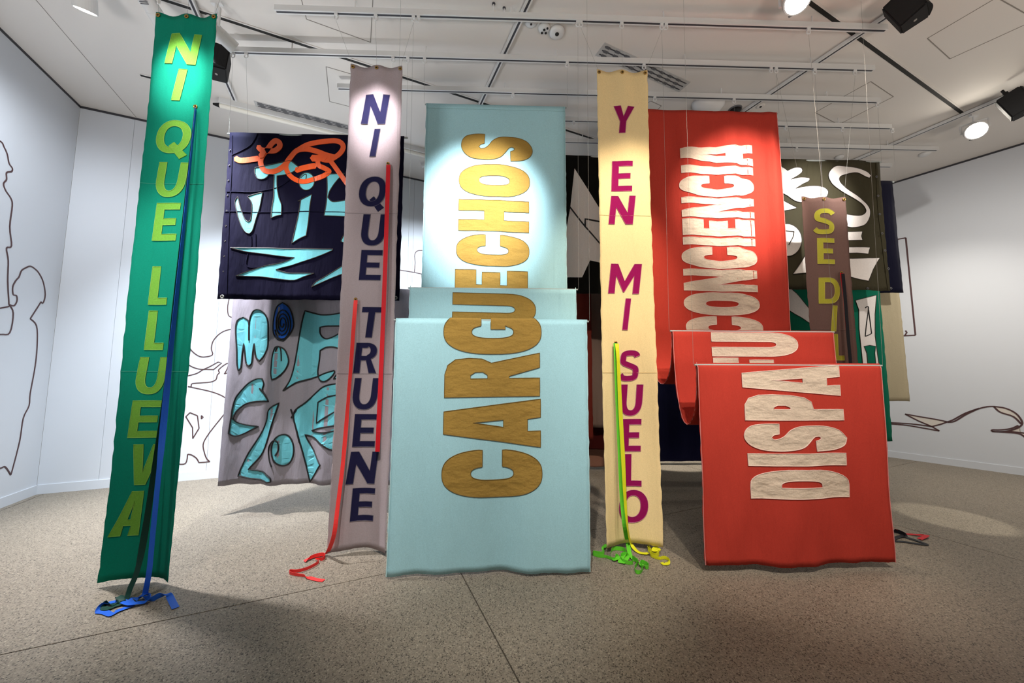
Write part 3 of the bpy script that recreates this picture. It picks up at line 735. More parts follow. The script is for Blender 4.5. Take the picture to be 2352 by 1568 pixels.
def side_letter(cl, Yp, ch, x0, y0, x1, y1, m, sm, parent, lab='', front=True, s_fn=None, sr=.003, grid=.06, k=0):
    """letter rotated a quarter turn to the left (reads upward)"""
    cut = abs(3.9e-5*(862-(y0+y1)/2)+k)*(x1-x0)*(.9 if ch in ('I', 'Hc', 'Ec', 'Nc', 'Fc') else .35)/2
    y0 += cut; y1 -= cut
    yc = (y0+y1)/2; l = atY(x0, yc, Yp).x; r = atY(x1, yc, Yp).x
    zt = atY((x0+x1)/2, y0, Yp).z; zb = atY((x0+x1)/2, y1, Yp).z
    st = s_fn(zt); sb = s_fn(zb); Hh = r-l; Wd = (sb-st)
    full = GL[ch](Wd/Hh, .355*Wd/Hh, .285)
    loops = [[(r-y*Hh, sb-x*Hh+k*((.5-y)*Hh)) for x, y in lp] for lp in full]
    o = patch('letter', cl, loops, m, parent, off=.004, grid=grid, label='%s letter %s lying on its side' % (lab, ch[0]))
    stitch(cl, loops, sm, o, sr, .0045)

def vert_prof(Y, z0, z1, n=24): return [(Y, z0+(z1-z0)*i/n) for i in range(n+1)]
# ---- strips
def strip(name, label, Y, tl, tr, br_y, zb, m, curl, seams, seam_m, wires_to, sag=.012, ph=0):
    x0 = tl[0]; x1 = tr[0]; z0 = tl[1]
    L = z0-zb
    def disp(u, s):
        t = min(max(s/L, 0), 1.02); c = 1-(2*u-1)**2
        return -curl*(c-.45)*t**2.2 + .006*math.sin(7*u+ph+s*1.3)*(.3+t) + .004*math.sin(2*PI*u*1.5+ph*2-s*2.1) + .010*math.exp(-s*2.2)*math.sin(2*PI*2*u+PI/2)
    cl = Cloth(vert_prof(Y, z0, zb, 30), x0, x1, disp)
    cl.dz = lambda u, s: -sag*math.sin(2*PI*u)**2*math.exp(-s*6)
    t = thing(name, label, 'banner', (x0/2+x1/2, Y, zb), 'narrow strip banners')
    cloth_mesh(name+label, cl, m, t, 20, .05, .0035)
    for sz in seams: 
        s = cl.s_at(sz); stitch(cl, [[(x0+.003, s), (x1-.003, s)]], seam_m, t, .0022, .001, 'seam', closed=False)
    for u in (.045, .5, .955):
        grommet(cl.pt(x0+(x1-x0)*u, .03), t)
        if wires_to:
            q = wires_to[0 if u < .2 else 1 if u < .6 else 2]; wire(t, cl.pt(x0+(x1-x0)*u, .025), Vector((q[0], q[1], ZR-.064)))
    return cl, t

green_c = cloth_mat('green_linen', '#037A63'); lime = cloth_mat('lime_wool', '#6A9E38', var=.16, wrinkle=.1); lime_s = mat('lime_thread', '#86B34A', .8)
grey_c = cloth_mat('grey_linen', '#A4979A'); navy_l = cloth_mat('navy_wool', '#1C1B3C', wrinkle=.1); grey_s = mat('grey_thread', '#6B6570', .8)
cream_c = cloth_mat('cream_linen', '#E5CC98'); mag = cloth_mat('magenta_wool', '#8A0B50', wrinkle=.1); mag_s = mat('magenta_thread', '#B06A86', .8)
brown_c = cloth_mat('brown_linen', '#6F5650'); ygreen = cloth_mat('yellow_green_wool', '#AFAA3C', wrinkle=.1); yg_s = mat('yellow_thread', '#C6BE55', .8)

YG = 2.72
cl, tg = strip('strip_banner', 'tall emerald green strip banner with lime italic letters, at far left', YG, (-2.795, 4.375), (-2.315, 4.375), 0, .035, green_c, .07, [atY(400, 422, YG).z, atY(350, 853, YG).z], mat('green_thread', '#2C9077', .8), [(-2.83, 2.72), (-2.55, 2.72), (-2.24, 2.72)], .02)
for ch, a, b, c, d in (('N', 380, 77, 463, 147), ('I', 395, 159, 430, 231), ('Q', 357, 277, 440, 352), ('U', 354, 373, 432, 452), ('E', 347, 466, 416, 552), ('L', 337, 611, 392, 699), ('L', 328, 713, 383, 803),
                       ('U', 307, 820, 383, 905), ('E', 292, 920, 370, 1005), ('V', 285, 1021, 369, 1114), ('A', 251, 1129, 344, 1231)):
    strip_letter(cl, YG, ch, a, b, c, d, lime, lime_s, tg, lab='lime green')
green_cl, green_t = cl, tg
YS = 3.12
cl, tg = strip('strip_banner', 'warm grey strip banner with navy italic letters, between the patchwork and light blue banners', YS, (-1.412, 4.335), (-.940, 4.335), 0, .03, grey_c, .085, [atY(860, 490, YS).z, atY(845, 858, YS).z], mat('grey_seam', '#8A7F82', .8), [(r1[0], Y1), (r1[1], Y1), (r1[2], Y1)], .012, 1)
for ch, a, b, c, d in (('N', 829, 217, 896, 285), ('I', 848.5, 296, 874, 359), ('Q', 823, 405, 889, 474), ('U', 827, 492, 889, 564), ('E', 824, 574, 879, 643), ('T', 823, 705, 879, 775), ('R', 810, 787, 871, 857), ('U', 806, 868, 870, 941),
                       ('E', 807, 951, 865, 1027), ('N', 793, 1038, 869, 1113), ('E', 801, 1123, 860, 1200)):
    strip_letter(cl, YS, ch, a, b, c, d, navy_l, grey_s, tg, lab='navy')
grey_cl, grey_t = cl, tg
cl, tg = strip('strip_banner', 'cream yellow strip banner with magenta italic letters, left of the red banner', YS, (.878, 4.355), (1.358, 4.355), 0, .05, cream_c, .075, [atY(1440, 495, YS).z, atY(1460, 856, YS).z], mat('cream_seam', '#C9AC72', .8), [(r1[5], Y1), (r1[6], Y1), (r1[7], Y1)], .012, 2)
for ch, a, b, c, d in (('Y', 1405, 244, 1457, 306), ('E', 1405, 370, 1452.5, 439), ('N', 1398, 450, 1459, 515), ('M', 1397, 606, 1474, 674), ('I', 1429.5, 685, 1450, 757.5), ('S', 1422, 804, 1471, 875.5), ('U', 1424, 883, 1478.5, 955),
                       ('E', 1430.5, 962.5, 1475, 1037.5), ('L', 1437, 1044, 1476, 1118.5), ('O', 1423, 1127.5, 1490.5, 1204.5)):
    strip_letter(cl, YS, ch, a, b, c, d, mag, mag_s, tg, lab='magenta')
cream_cl, cream_t = cl, tg
YB = 3.63
cl, tg = strip('strip_banner', 'brown strip banner with yellow-green letters, in front of the olive banner', YB, (3.228, 3.41), (3.715, 3.41), 0, .05, brown_c, .06, [atY(1910, 756, YB).z], mat('brown_seam', '#806760', .8), [(r2[6], Y2), (r2[7], Y2), (r2[8], Y2)], .012, 3)
for ch, a, b, c, d in (('S', 1869.5, 479, 1917, 538), ('E', 1876, 547, 1917.5, 606), ('D', 1880, 638, 1930, 697), ('I', 1908, 702, 1922.5, 760.5), ('L', 1910.5, 767, 1941, 827)):
    strip_letter(cl, YB, ch, a, b, c, d, ygreen, yg_s, tg, shear=.10, lab='yellow-green')
brown_cl, brown_t = cl, tg

# ---- long banners draped over three rods
def draped(name, label, x0, x1, rods, us, zend, m, fold, gcol):
    """rods: [(Y, Z)] back to front; us: bottom Z of each loop between rods"""
    P = vert_prof(rods[0][0], rods[0][1], rods[1][1]+.02, 40)
    for k in (0, 1):
        (ya, za), (yb, zb) = rods[k], rods[k+1]
        if k == 0: za = zb+.02
        rr = .012; yA = ya if k == 0 else ya-rr; yB = yb+rr; mid = (yA+yB)/2; h = (yA-yB)/2
        for i in range(1, 24):
            th = PI*i/24; y = mid+h*math.cos(th)
            z = (za if th < PI/2 else zb)-((za if th < PI/2 else zb)-us[k])*math.sin(th)**.8
            P.append((y, z))
        for i in range(5):
            th = PI*i/4; P.append((yb+rr*math.cos(th), zb+rr*math.sin(th)))
    yb, zb = rods[2]
    n = 30
    for i in range(1, n+1): P.append((yb-.012, zb+(zend-zb)*i/n))
    cl = Cloth(P, x0, x1, None)
    # arc positions of panels
    cl.s_top = lambda z: rods[0][1]-z
    i2 = max(range(len(P)), key=lambda i: P[i][1] if abs(P[i][0]-rods[1][0]) < .02 else -9)
    i3 = max(range(len(P)), key=lambda i: P[i][1] if abs(P[i][0]-rods[2][0]) < .02 else -9)
    s2, s3 = cl.S[i2], cl.S[i3]
    cl.s2 = s2; cl.s3 = s3
    cl.s_mid = lambda z: s2+.019+(rods[1][1]-z)
    cl.s_front = lambda z: s3+.019+(rods[2][1]-z)
    cl.disp = lambda u, s: fold(u, s, cl)
    t = thing(name, label, 'banner', ((x0+x1)/2, rods[2][0], zend), 'wide banners draped over rods')
    cloth_mesh(name+label, cl, m, t, 48, .045, .004)
    for k, (ya, za) in enumerate(rods):
        bm = bmesh.new(); ry = ya+(.011 if k == 0 else 0); add_tube(bm, [(x0-.016, ry, za-.006), (x1+.016, ry, za-.006)], .0075, 10); bm_obj('hanging_rod', bm, clear_rod, t)
    stitch(cl, [[(x0+.004, i*cl.L/140) for i in range(141)]], gcol, t, .0028, .0005, 'selvedge', False)
    stitch(cl, [[(x1-.004, i*cl.L/140) for i in range(141)]], gcol, t, .0028, .0005, 'selvedge', False)
    return cl, t
teal_c = cloth_mat('light_blue_linen', '#A2CDD6', wrinkle=.4); gold = cloth_mat('gold_wool', '#9C7C3C', var=.14, wrinkle=.65, wsc=(7, 7, 13)); gold_s = mat('gold_thread', '#6F5623', .8)
def fold_teal(u, s, cl):
    f = s-cl.s3
    if f > 0:
        t = min(1, f/1.9)
        return t**1.6*(.022*math.sin(2*PI*1.3*u+.6)+.014*math.sin(2*PI*2.7*u+2.0)+.010*math.sin(2*PI*4.6*u+1.0)*t)+.004*math.sin(9*u+4*f)
    g = min(1, s/1.0)
    return g*(.007*math.sin(2*PI*2.2*u+.5+.6*s)+.0035*math.sin(2*PI*6*u+1.5*s*.4)) if s < 2.2 else 0
rodsT = [(3.64, 4.388), (3.19, 2.262), (2.80, 1.912)]
cl, tt = draped('draped_banner', 'wide light blue banner draped over three rods with gold lettering reading upward', -.832, .672, rodsT, (1.55, 1.25), .022, teal_c, fold_teal, mat('light_blue_edge', '#BFE0E2', .85))
for ch, a, b, c, d in (('Sc', 1060, 308, 1222.5, 370), ('Oc', 1054, 377, 1217, 453.5), ('Hc', 1053, 457.5, 1215, 534), ('Cc', 1048, 538, 1215.5, 612.5), ('Ec', 1045, 618.5, 1212, 684)):
    side_letter(cl, 3.64, ch, a, b, c, d, gold, gold_s, tt, 'gold', s_fn=cl.s_top, k=.023)
side_letter(cl, 3.19, 'Uc', 1040, 674, 1230, 747, gold, gold_s, tt, 'gold', s_fn=cl.s_mid, k=.018)
for ch, a, b, c, d in (('Gc', 1020, 712, 1242.5, 813), ('Rc', 1022, 811, 1239, 911), ('Ac', 1019.5, 915, 1241, 1025.5), ('Cc', 1016, 1030.5, 1244.5, 1141.5)):
    side_letter(cl, 2.80, ch, a, b, c, d, gold, gold_s, tt, 'gold', s_fn=cl.s_front, grid=.008 if ch == 'Gc' else .06, k=-.018 if ch == 'Rc' else 0)
for k, (xa, xb) in enumerate(((-.855, .695),)*3):
    Yk = rodsT[k][0]; Yr = (Y2, Y1, 2.72)[k]
    for x in (xa, xb): wire(tt, Vector((x, Yk, rodsT[k][1])), Vector((x, Yr, ZR-.064)))
stitch(cl, [[(-.83, .055), (.67, .055)]], mat('light_blue_hem', '#7FA7AB', .9), tt, .0015, .0005, 'hem_seam', False)

red_c = cloth_mat('red_linen', '#B23A2E', wrinkle=.55); beige_l = cloth_mat('beige_wool', '#D2C0AC', var=.14, wrinkle=.9, wsc=(7, 7, 13)); beige_s = mat('beige_thread', '#E6CBBF', .8)
def fold_red(u, s, cl):
    f = s-cl.s3
    if f > 0:
        t = min(1, f/1.9)
        return t**1.2*(.042*math.sin(2*PI*.95*u-1.0)+.024*math.sin(2*PI*2.3*u+.8)+.013*math.sin(2*PI*5*u+2)*(1-u)+.012*math.sin(2*PI*3.6*(abs(u-.55)+.55*(1-t))+1))
    if s < 2.35:
        g = min(1, (s+.12)/.5)*(1 if s < 1.9 else max(0, (2.35-s)/.45))
        return g*(.017*math.sin(2*PI*3.4*u+.5)+.013*math.sin(2*PI*6.3*u+1.9+.3*s)*u+.010*math.sin(2*PI*11*u+.4*s)*(u**2)+.012*abs(math.sin(PI*4.2*u+1+.25*s))+.02*(u-.5)*math.sin(1.4*s))
    return 0
rodsR = [(3.66, 4.395), (3.19, 1.888), (2.80, 1.572)]
cl, tr_ = draped('draped_banner', 'wide red banner draped over three rods with beige lettering reading upward, at right', 1.545, 3.045, rodsR, (atY(1524, 882, 3.44).z, atY(1579, 975, 2.99).z), .055, red_c, fold_red, mat('red_edge', '#D98A86', .85))
dxr = .03
for ch, a, b, c, d in (('Ac', 1562, 331, 1727, 380.5), ('I', 1564, 381.5, 1728, 403), ('Cc', 1560.5, 404, 1730, 453), ('Nc', 1565.5, 454, 1730, 502.5), ('Ec', 1567.5, 503.5, 1731.5, 544), ('I', 1568.5, 545.5, 1733, 566), ('Cc', 1566, 567, 1738, 617.5),
                       ('Nc', 1570, 618.5, 1738.5, 670.5), ('Oc', 1570.5, 671.5, 1744, 724.5), ('Cc', 1575.5, 726, 1751.5, 779)):
    side_letter(cl, 3.66, ch, a, b, c, d, beige_l, beige_s, tr_, 'beige', s_fn=cl.s_top, k=.013)
side_letter(cl, 3.19, 'Uc', 1632, 764, 1829, 818.5, beige_l, beige_s, tr_, 'beige', s_fn=cl.s_mid)
side_letter(cl, 3.19, 'Fc', 1636, 822, 1832, 878, beige_l, beige_s, tr_, 'beige', s_fn=cl.s_mid)
for ch, a, b, c, d in (('Ac', 1701.5, 838, 1924.5, 907.5), ('Pc', 1708, 905.5, 1933, 964), ('Sc', 1707.5, 971, 1941.5, 1035), ('I', 1715, 1039, 1941, 1068), ('Dc', 1720, 1076, 1949, 1141.5)):
    side_letter(cl, 2.80, ch, a, b, c, d, beige_l, beige_s, tr_, 'beige', s_fn=cl.s_front)
for k in range(3):
    Yk = rodsR[k][0]; Yr = (Y2, Y1, 2.72)[k]
    for x in (1.52, 3.07): wire(tr_, Vector((x, Yk, rodsR[k][1])), Vector((x, Yr, ZR-.064)))

# ---- flat art banners
def flat_banner(label, Y, px, zt, zb, m, curl=.0, fold=.008, rod=True, name='art_banner', group='wide art banners', wires=None, ph=0, nf=3.0, hem_m=None):
    """px = (x0, x1) world X"""
    L = zt-zb
    def disp(u, s):
        t = min(max(s/L, 0), 1)
        return fold*(.4+.6*t)*(math.sin(2*PI*nf*u+ph+s*.5)+.6*math.sin(2*PI*nf*2.3*u+ph*2-s*.4))-curl*(1-(2*u-1)**2)*t*t
    cl = Cloth(vert_prof(Y, zt, zb, 24), px[0], px[1], disp)
    t = thing(name, label, 'banner', ((px[0]+px[1])/2, Y, zb), group)
    cloth_mesh(name+label, cl, m, t, 40, .06, .004)
    if rod:
        bm = bmesh.new(); add_tube(bm, [(px[0]-.03, Y+.012, zt-.01), (px[1]+.03, Y+.012, zt-.01)], .011, 10); bm_obj('hanging_rod', bm, clear_rod, t)
    for x, yr in (wires or []): wire(t, Vector((x, Y+.012, zt-.01)), Vector((x, yr, ZR-.064)))
    return cl, t
def art(cl, Yp, pts, conv, m, parent, off=.003, lab=None, edge=None, er=.005, sub=4, holes=(), name='applique_shape', sm=True, ang=58):
    def cv(pp): return [(atY(x, y, Yp).x, cl.s_at(atY(x, y, Yp).z)) for x, y in cr(pp, *conv)]
    loops = [cv(smooth_loop(p, ang, sub) if sm else p) for p in (pts,)+tuple(holes)]
    o = patch(name, cl, loops, m, parent, off, label=lab, grid=.08)
    if edge: stitch(cl, loops, edge, o, er, off+.001, 'outline_cord')
    return o
def cord(cl, Yp, pts, conv, m, parent, r=.005, off=.005, name='cord_line', sm=True, closed=False):
    pp = [(v.x, v.y) for v in catmull([(x, y, 0) for x, y in pts], 5)] if sm and len(pts) > 2 else pts
    q = [(atY(x, y, Yp).x, cl.s_at(atY(x, y, Yp).z)) for x, y in cr(pp, *conv)]
    return stitch(cl, [q], m, parent, r, off, name, closed)
def ell(cx, cy, rx, ry, n=20, rot=0):
    return [(cx+rx*math.cos(2*PI*k/n)*math.cos(rot)-ry*math.sin(2*PI*k/n)*math.sin(rot), cy+rx*math.cos(2*PI*k/n)*math.sin(rot)+ry*math.sin(2*PI*k/n)*math.cos(rot)) for k in range(n)]
def brush(pts, w):
    P = catmull([(x, y, 0) for x, y in pts], 6); A = []; B = []
    for i, p in enumerate(P):
        d = (P[min(i+1, len(P)-1)]-P[max(i-1, 0)]).normalized(); n = Vector((-d.y, d.x, 0)); ww = w*.5
        A.append(p+n*ww); B.append(p-n*ww)
    d0 = (P[0]-P[1]).normalized(); d1 = (P[-1]-P[-2]).normalized()
    c0 = [P[0]+d0*w*.35]; c1 = [P[-1]+d1*w*.35]
    return [(v.x, v.y) for v in c0+A+c1+B[::-1]]

navy_c = cloth_mat('navy_cotton', '#0D0B20', rough=.85, wrinkle=.8, spec=.06); aqua = cloth_mat('aqua_satin', '#66B7C4', rough=.55, wrinkle=.5, spec=.3)
orange = cloth_mat('orange_vinyl', '#E8561A', rough=.35, weave=.05, wrinkle=.5, var=.03, spec=.5); black_cord = mat('black_cord', '#0B0A0C', .7)
YN = Y2
cl, t = flat_banner('dark navy patchwork banner with aqua and orange cut-out letters, left of the grey strip', YN, (-2.87, -1.05), 4.0, 2.225, navy_c, 0, .010, wires=[(-2.89, Y2), (-1.035, Y2)], nf=2.2)
CN = (500, 280, 3.734)
navy_edge = mat('navy_outline', '#2B2520', .7)
art(cl, YN, [(180, 645), (158, 690), (172, 770), (190, 840), (215, 905), (245, 948), (275, 958), (300, 930), (330, 830), (360, 740), (388, 605), (330, 618), (280, 635), (262, 642), (290, 685), (296, 730), (293, 790), (283, 845), (262, 858), (240, 840), (215, 780), (195, 710)], CN, aqua, t, lab='aqua V shape', edge=navy_edge)
art(cl, YN, [(322, 395), (470, 365), (600, 332), (630, 335), (700, 390), (640, 430), (560, 455), (510, 463), (510, 560), (525, 650), (545, 710), (543, 795), (500, 805), (460, 824), (465, 740), (480, 650), (482, 560), (486, 455), (445, 452), (425, 475), (390, 492), (345, 485), (322, 440)], CN, aqua, t, lab='aqua T shape', edge=navy_edge)
art(cl, YN, ell(766, 513, 68, 76), CN, aqua, t, lab='aqua dot', edge=navy_edge)
cord(cl, YN, [(715, 480), (745, 455), (765, 455), (760, 495)], CN, navy_edge, t, .004); cord(cl, YN, [(765, 455), (805, 475)], CN, navy_edge, t, .004)
art(cl, YN, [(690, 682), (812, 625), (795, 730), (785, 850), (765, 978), (700, 1005), (635, 1040), (655, 960), (680, 860), (700, 770), (715, 672)], CN, aqua, t, lab='aqua stem', edge=navy_edge)
art(cl, YN, [(938, 450), (1090, 445), (1050, 480), (1000, 540), (962, 600), (948, 650), (985, 685), (1060, 680), (1130, 660), (1150, 700), (1130, 812), (1090, 812), (915, 805), (935, 690), (942, 560)], CN, aqua, t, lab='aqua letter', edge=navy_edge)
art(cl, YN, [(120, 1083), (400, 1080), (700, 1090), (992, 1092), (985, 1103), (800, 1180), (650, 1225), (560, 1245), (498, 1265), (620, 1295), (832, 1300), (745, 1330), (660, 1357), (480, 1340), (350, 1325), (165, 1322), (260, 1280), (400, 1235), (500, 1215), (600, 1185), (658, 1162), (500, 1145), (350, 1125), (230, 1110)], CN, aqua, t, lab='aqua Z shape', edge=navy_edge, ang=40)
art(cl, YN, [(808, 1418), (850, 1370), (900, 1340), (1000, 1280), (1120, 1205), (1180, 1200), (1150, 1270), (1050, 1312), (930, 1360)], CN, aqua, t, lab='aqua sliver', edge=navy_edge)
art(cl, YN, [(1058, 1025), (1090, 965), (1150, 955), (1120, 1020), (1085, 1035)], CN, aqua, t, lab='aqua scrap', edge=navy_edge)
for i, (pp, wd) in enumerate(([[(160, 318), (200, 335), (260, 330), (350, 315)], 46], [[(352, 215), (375, 240), (430, 250), (490, 248), (530, 215), (530, 180), (500, 163), (465, 190), (430, 240), (395, 280), (372, 330), (380, 385), (410, 420), (470, 428), (530, 405), (580, 360), (620, 305), (680, 245), (760, 235), (850, 255), (930, 285), (1000, 305)], 44],
                    [[(690, 240), (770, 200), (880, 175), (1000, 165), (1060, 182), (1080, 220), (1060, 265), (1020, 300), (960, 330), (900, 325)], 42], [[(605, 320), (585, 380), (605, 440), (660, 490), (740, 515), (830, 495), (910, 465), (960, 430), (920, 400), (870, 375), (865, 330), (890, 295)], 40],
                    [[(675, 415), (740, 398), (840, 380)], 48], [[(815, 315), (860, 315), (920, 310)], 56], [[(965, 330), (1010, 390), (1060, 460), (1110, 530), (1160, 600)], 40], [[(400, 255), (375, 300)], 46])):
    art(cl, YN, brush(pp, wd), CN, orange, t, off=.0055+.0006*i, lab='glossy orange brush stroke', sm=False)
for pp in ([(345, 100), (320, 150), (280, 205), (200, 255), (120, 290)], [(80, 600), (260, 605), (380, 592), (490, 570), (560, 535), (615, 495)], [(65, 770), (400, 775), (700, 770), (1100, 775)], [(130, 120), (125, 400), (105, 900), (90, 1480)], [(290, 980), (290, 1070)], [(325, 960), (325, 1080)], [(260, 1130), (255, 1240), (400, 1240)], [(705, 120), (700, 250)]):
    cord(cl, YN, pp, CN, navy_c, t, .005, .002, 'seam')
for px, py in ((511, 681), (909, 684)): grommet(atY(px, py, YN-.012), t, steel, .014)
for k in range(9): 
    p = atY(500+(105-7*k)/3.734, 280+(240+k*130)/3.734, YN-.008)
    bm = bmesh.new(); add_tube(bm, [p+Vector((.006*math.cos(j*PI/4), 0, .006*math.sin(j*PI/4))) for j in range(8)], .003, 5, closed=True); bm_obj('eyelet', bm, navy_edge, t)

greyart_c = cloth_mat('lilac_grey_cotton', '#8F8992', wrinkle=.7); blue_s = cloth_mat('royal_blue_satin', '#0A55C0', rough=.5, spec=.3)
YGA = 3.95; CG = (500, 670, 3.409)
cl, t = flat_banner('lilac grey banner with aqua cord-outlined letters, hanging below the navy patchwork banner', YGA, (atY(524, 900, YGA).x, -1.0), atY(537, 660, YGA).z, atY(520, 1113, YGA).z, greyart_c, 0, .034, rod=True, wires=[(-2.76, Y2), (-1.2, Y2)], nf=3.3, ph=1)
E_ = dict(edge=black_cord, er=.008)
art(cl, YGA, [(165, 617), (158, 560), (158, 450), (153, 290), (165, 225), (205, 200), (240, 225), (248, 275), (258, 200), (285, 150), (320, 138), (360, 170), (382, 230), (384, 330), (380, 430), (350, 500), (320, 540), (298, 510), (285, 405), (275, 480), (265, 560), (245, 580), (222, 560), (213, 480), (205, 405), (193, 480), (182, 590)], CG, aqua, t, lab='aqua M shape', **E_)
cord(cl, YGA, [(248, 270), (247, 320), (247, 380)], CG, black_cord, t, .009)
art(cl, YGA, [(515, 87), (560, 120), (590, 190), (598, 270), (570, 330), (525, 382), (480, 372), (440, 330), (430, 270), (440, 190), (465, 120)], CG, blue_s, t, lab='royal blue dot with spiral', **E_)
cord(cl, YGA, [(515+(10+58*k/60)*math.cos(k*.36), 250+(22+105*k/60)*math.sin(k*.36)) for k in range(61)], CG, black_cord, t, .007, .006, sm=False)
art(cl, YGA, [(480, 428), (525, 445), (550, 490), (560, 550), (530, 620), (480, 670), (430, 688), (417, 640), (420, 580), (430, 500), (455, 440)], CG, aqua, t, lab='aqua stem', **E_)
cord(cl, YGA, [(460, 468), (475, 437), (495, 430), (507, 465), (510, 540)], CG, black_cord, t, .007)
art(cl, YGA, [(688, 150), (800, 178), (880, 180), (1000, 160), (1060, 150), (1060, 268), (860, 268), (795, 275), (795, 320), (820, 355), (860, 368), (920, 345), (1000, 300), (1060, 300), (1060, 470), (970, 450), (910, 432), (850, 435), (797, 458), (790, 530), (775, 620), (778, 660), (700, 685), (620, 710), (560, 745), (522, 772), (570, 690), (600, 600), (625, 480), (650, 330), (670, 220)], CG, aqua, t, lab='aqua E shape', **E_)
art(cl, YGA, [(780, 660), (850, 635), (915, 615), (918, 632), (880, 680), (835, 703), (795, 690)], CG, aqua, t, lab='aqua leaf', **E_)
art(cl, YGA, [(910, 680), (940, 640), (975, 590), (1060, 570), (1060, 665)], CG, aqua, t, lab='aqua scrap', **E_)
art(cl, YGA, [(395, 858), (365, 815), (338, 770), (348, 720), (335, 678), (300, 680), (220, 730), (155, 810), (130, 890), (118, 980), (110, 1040), (102, 1105), (135, 1130), (200, 1110), (260, 1080), (305, 1055), (260, 1048), (200, 1040), (150, 1022), (125, 990), (150, 930), (210, 880), (300, 858)], CG, aqua, t, lab='aqua C shape', **E_)
cord(cl, YGA, [(318, 755), (340, 785), (395, 858)], CG, black_cord, t, .008); cord(cl, YGA, [(280, 820), (325, 780)], CG, black_cord, t, .008)
art(cl, YGA, [(495, 868), (400, 925), (380, 1010), (300, 1160), (220, 1290), (165, 1390), (143, 1448), (250, 1462), (400, 1482), (440, 1475), (435, 1445), (370, 1415), (235, 1390), (330, 1280), (400, 1150), (440, 1040), (470, 950)], CG, aqua, t, lab='aqua L shape', **E_)
cord(cl, YGA, [(515, 848), (495, 865)], CG, black_cord, t, .008); cord(cl, YGA, [(410, 905), (372, 945)], CG, black_cord, t, .008)
art(cl, YGA, ell(520, 1235, 76, 122), CG, aqua, t, lab='aqua O shape', **E_)
cord(cl, YGA, [(448, 1362), (425, 1300), (415, 1230), (430, 1190), (460, 1157), (485, 1172), (490, 1230), (470, 1275)], CG, black_cord, t, .007)
art(cl, YGA, [(598, 950), (680, 870), (760, 790), (850, 735), (950, 718), (1060, 718), (1060, 1240), (900, 1235), (820, 1190), (740, 1145), (675, 1120), (700, 1180), (760, 1280), (812, 1350), (760, 1420), (705, 1497), (690, 1420), (660, 1260), (625, 1100)], CG, aqua, t, lab='aqua K shape', **E_)
cord(cl, YGA, [(1060, 795), (945, 805), (870, 820), (780, 865), (765, 1030), (850, 980), (940, 925), (1060, 860)], CG, black_cord, t, .008, .005, sm=False)
art(cl, YGA, [(722, 1090), (800, 1065), (900, 1048), (1060, 1025), (1060, 1065), (950, 1080), (850, 1098), (750, 1100)], CG, greyart_c, t, off=.005, lab='grey slit', **E_)
cord(cl, YGA, [(575, 918), (590, 960), (598, 1000), (615, 1060), (640, 1180)], CG, black_cord, t, .008); cord(cl, YGA, [(578, 985), (620, 925)], CG, black_cord, t, .008)

# middle background
black_c = cloth_mat('black_cotton', '#0D0C09', wrinkle=.4); white_c = cloth_mat('off_white_cotton', '#DAD2CB', wrinkle=.5)
YM = Y4; CM = (1280, 140, 2.5286)
cl, t = flat_banner('black banner with a white peak shape, seen between the light blue and cream banners', YM, (atY(1285, 500, YM).x, 2.15), atY(1330, 357, YM).z, atY(1350, 674, YM).z, black_c, 0, .010, wires=[(.70, Y4), (2.1, Y4)], nf=2)
art(cl, YM, [(100, 625), (250, 860), (330, 1000), (330, 1175), (255, 1170), (190, 1157), (145, 1255), (48, 1258), (48, 1000), (75, 850)], CM, white_c, t, lab='white peak shape', sm=False)
cord(cl, YM, [(72, 850), (160, 960), (250, 1060), (330, 1140)], CM, black_cord, t, .011, sm=False); cord(cl, YM, [(162, 962), (162, 918), (330, 945)], CM, black_cord, t, .011, sm=False)
maroon_c = cloth_mat('maroon_linen', '#64231B'); taupe_c = cloth_mat('taupe_linen', '#77655E'); rose_c = cloth_mat('rose_brown_linen', '#8A6253'); wine_c = cloth_mat('wine_linen', '#3A0A0A')
YMa = 5.2
flat_banner('maroon banner glimpsed between the light blue and cream banners', YMa, (.3, atY(1360, 850, YMa).x), atY(1340, 655, YMa).z, atY(1360, 1010, YMa).z, maroon_c, 0, .012, rod=False, nf=2, ph=1)
flat_banner('taupe banner behind the left edge of the cream strip banner', 5.35, (atY(1352, 680, 5.35).x+.03, 2.0), atY(1370, 672, 5.35).z, atY(1380, 982, 5.35).z, taupe_c, 0, .02, rod=False, nf=2, ph=2)
flat_banner('wine red folded cloth low behind the cream strip banner', 5.5, (.7, 2.05), atY(1370, 978, 5.5).z, atY(1370, 1032, 5.5).z, wine_c, 0, .012, rod=False, nf=1.5)
flat_banner('rose brown banner reaching the floor behind the cream strip banner', 5.65, (.2, 2.05), atY(1360, 1000, 5.65).z, .05, rose_c, 0, .02, rod=False, nf=2)
midnight = cloth_mat('midnight_navy_cotton', '#0B0D33', wrinkle=.4)
flat_banner('midnight navy banner reaching nearly to the floor, seen left of the red banner', 5.85, (2.1, 4.1), 2.2, .06, midnight, .10, .012, rod=True, nf=2.5)

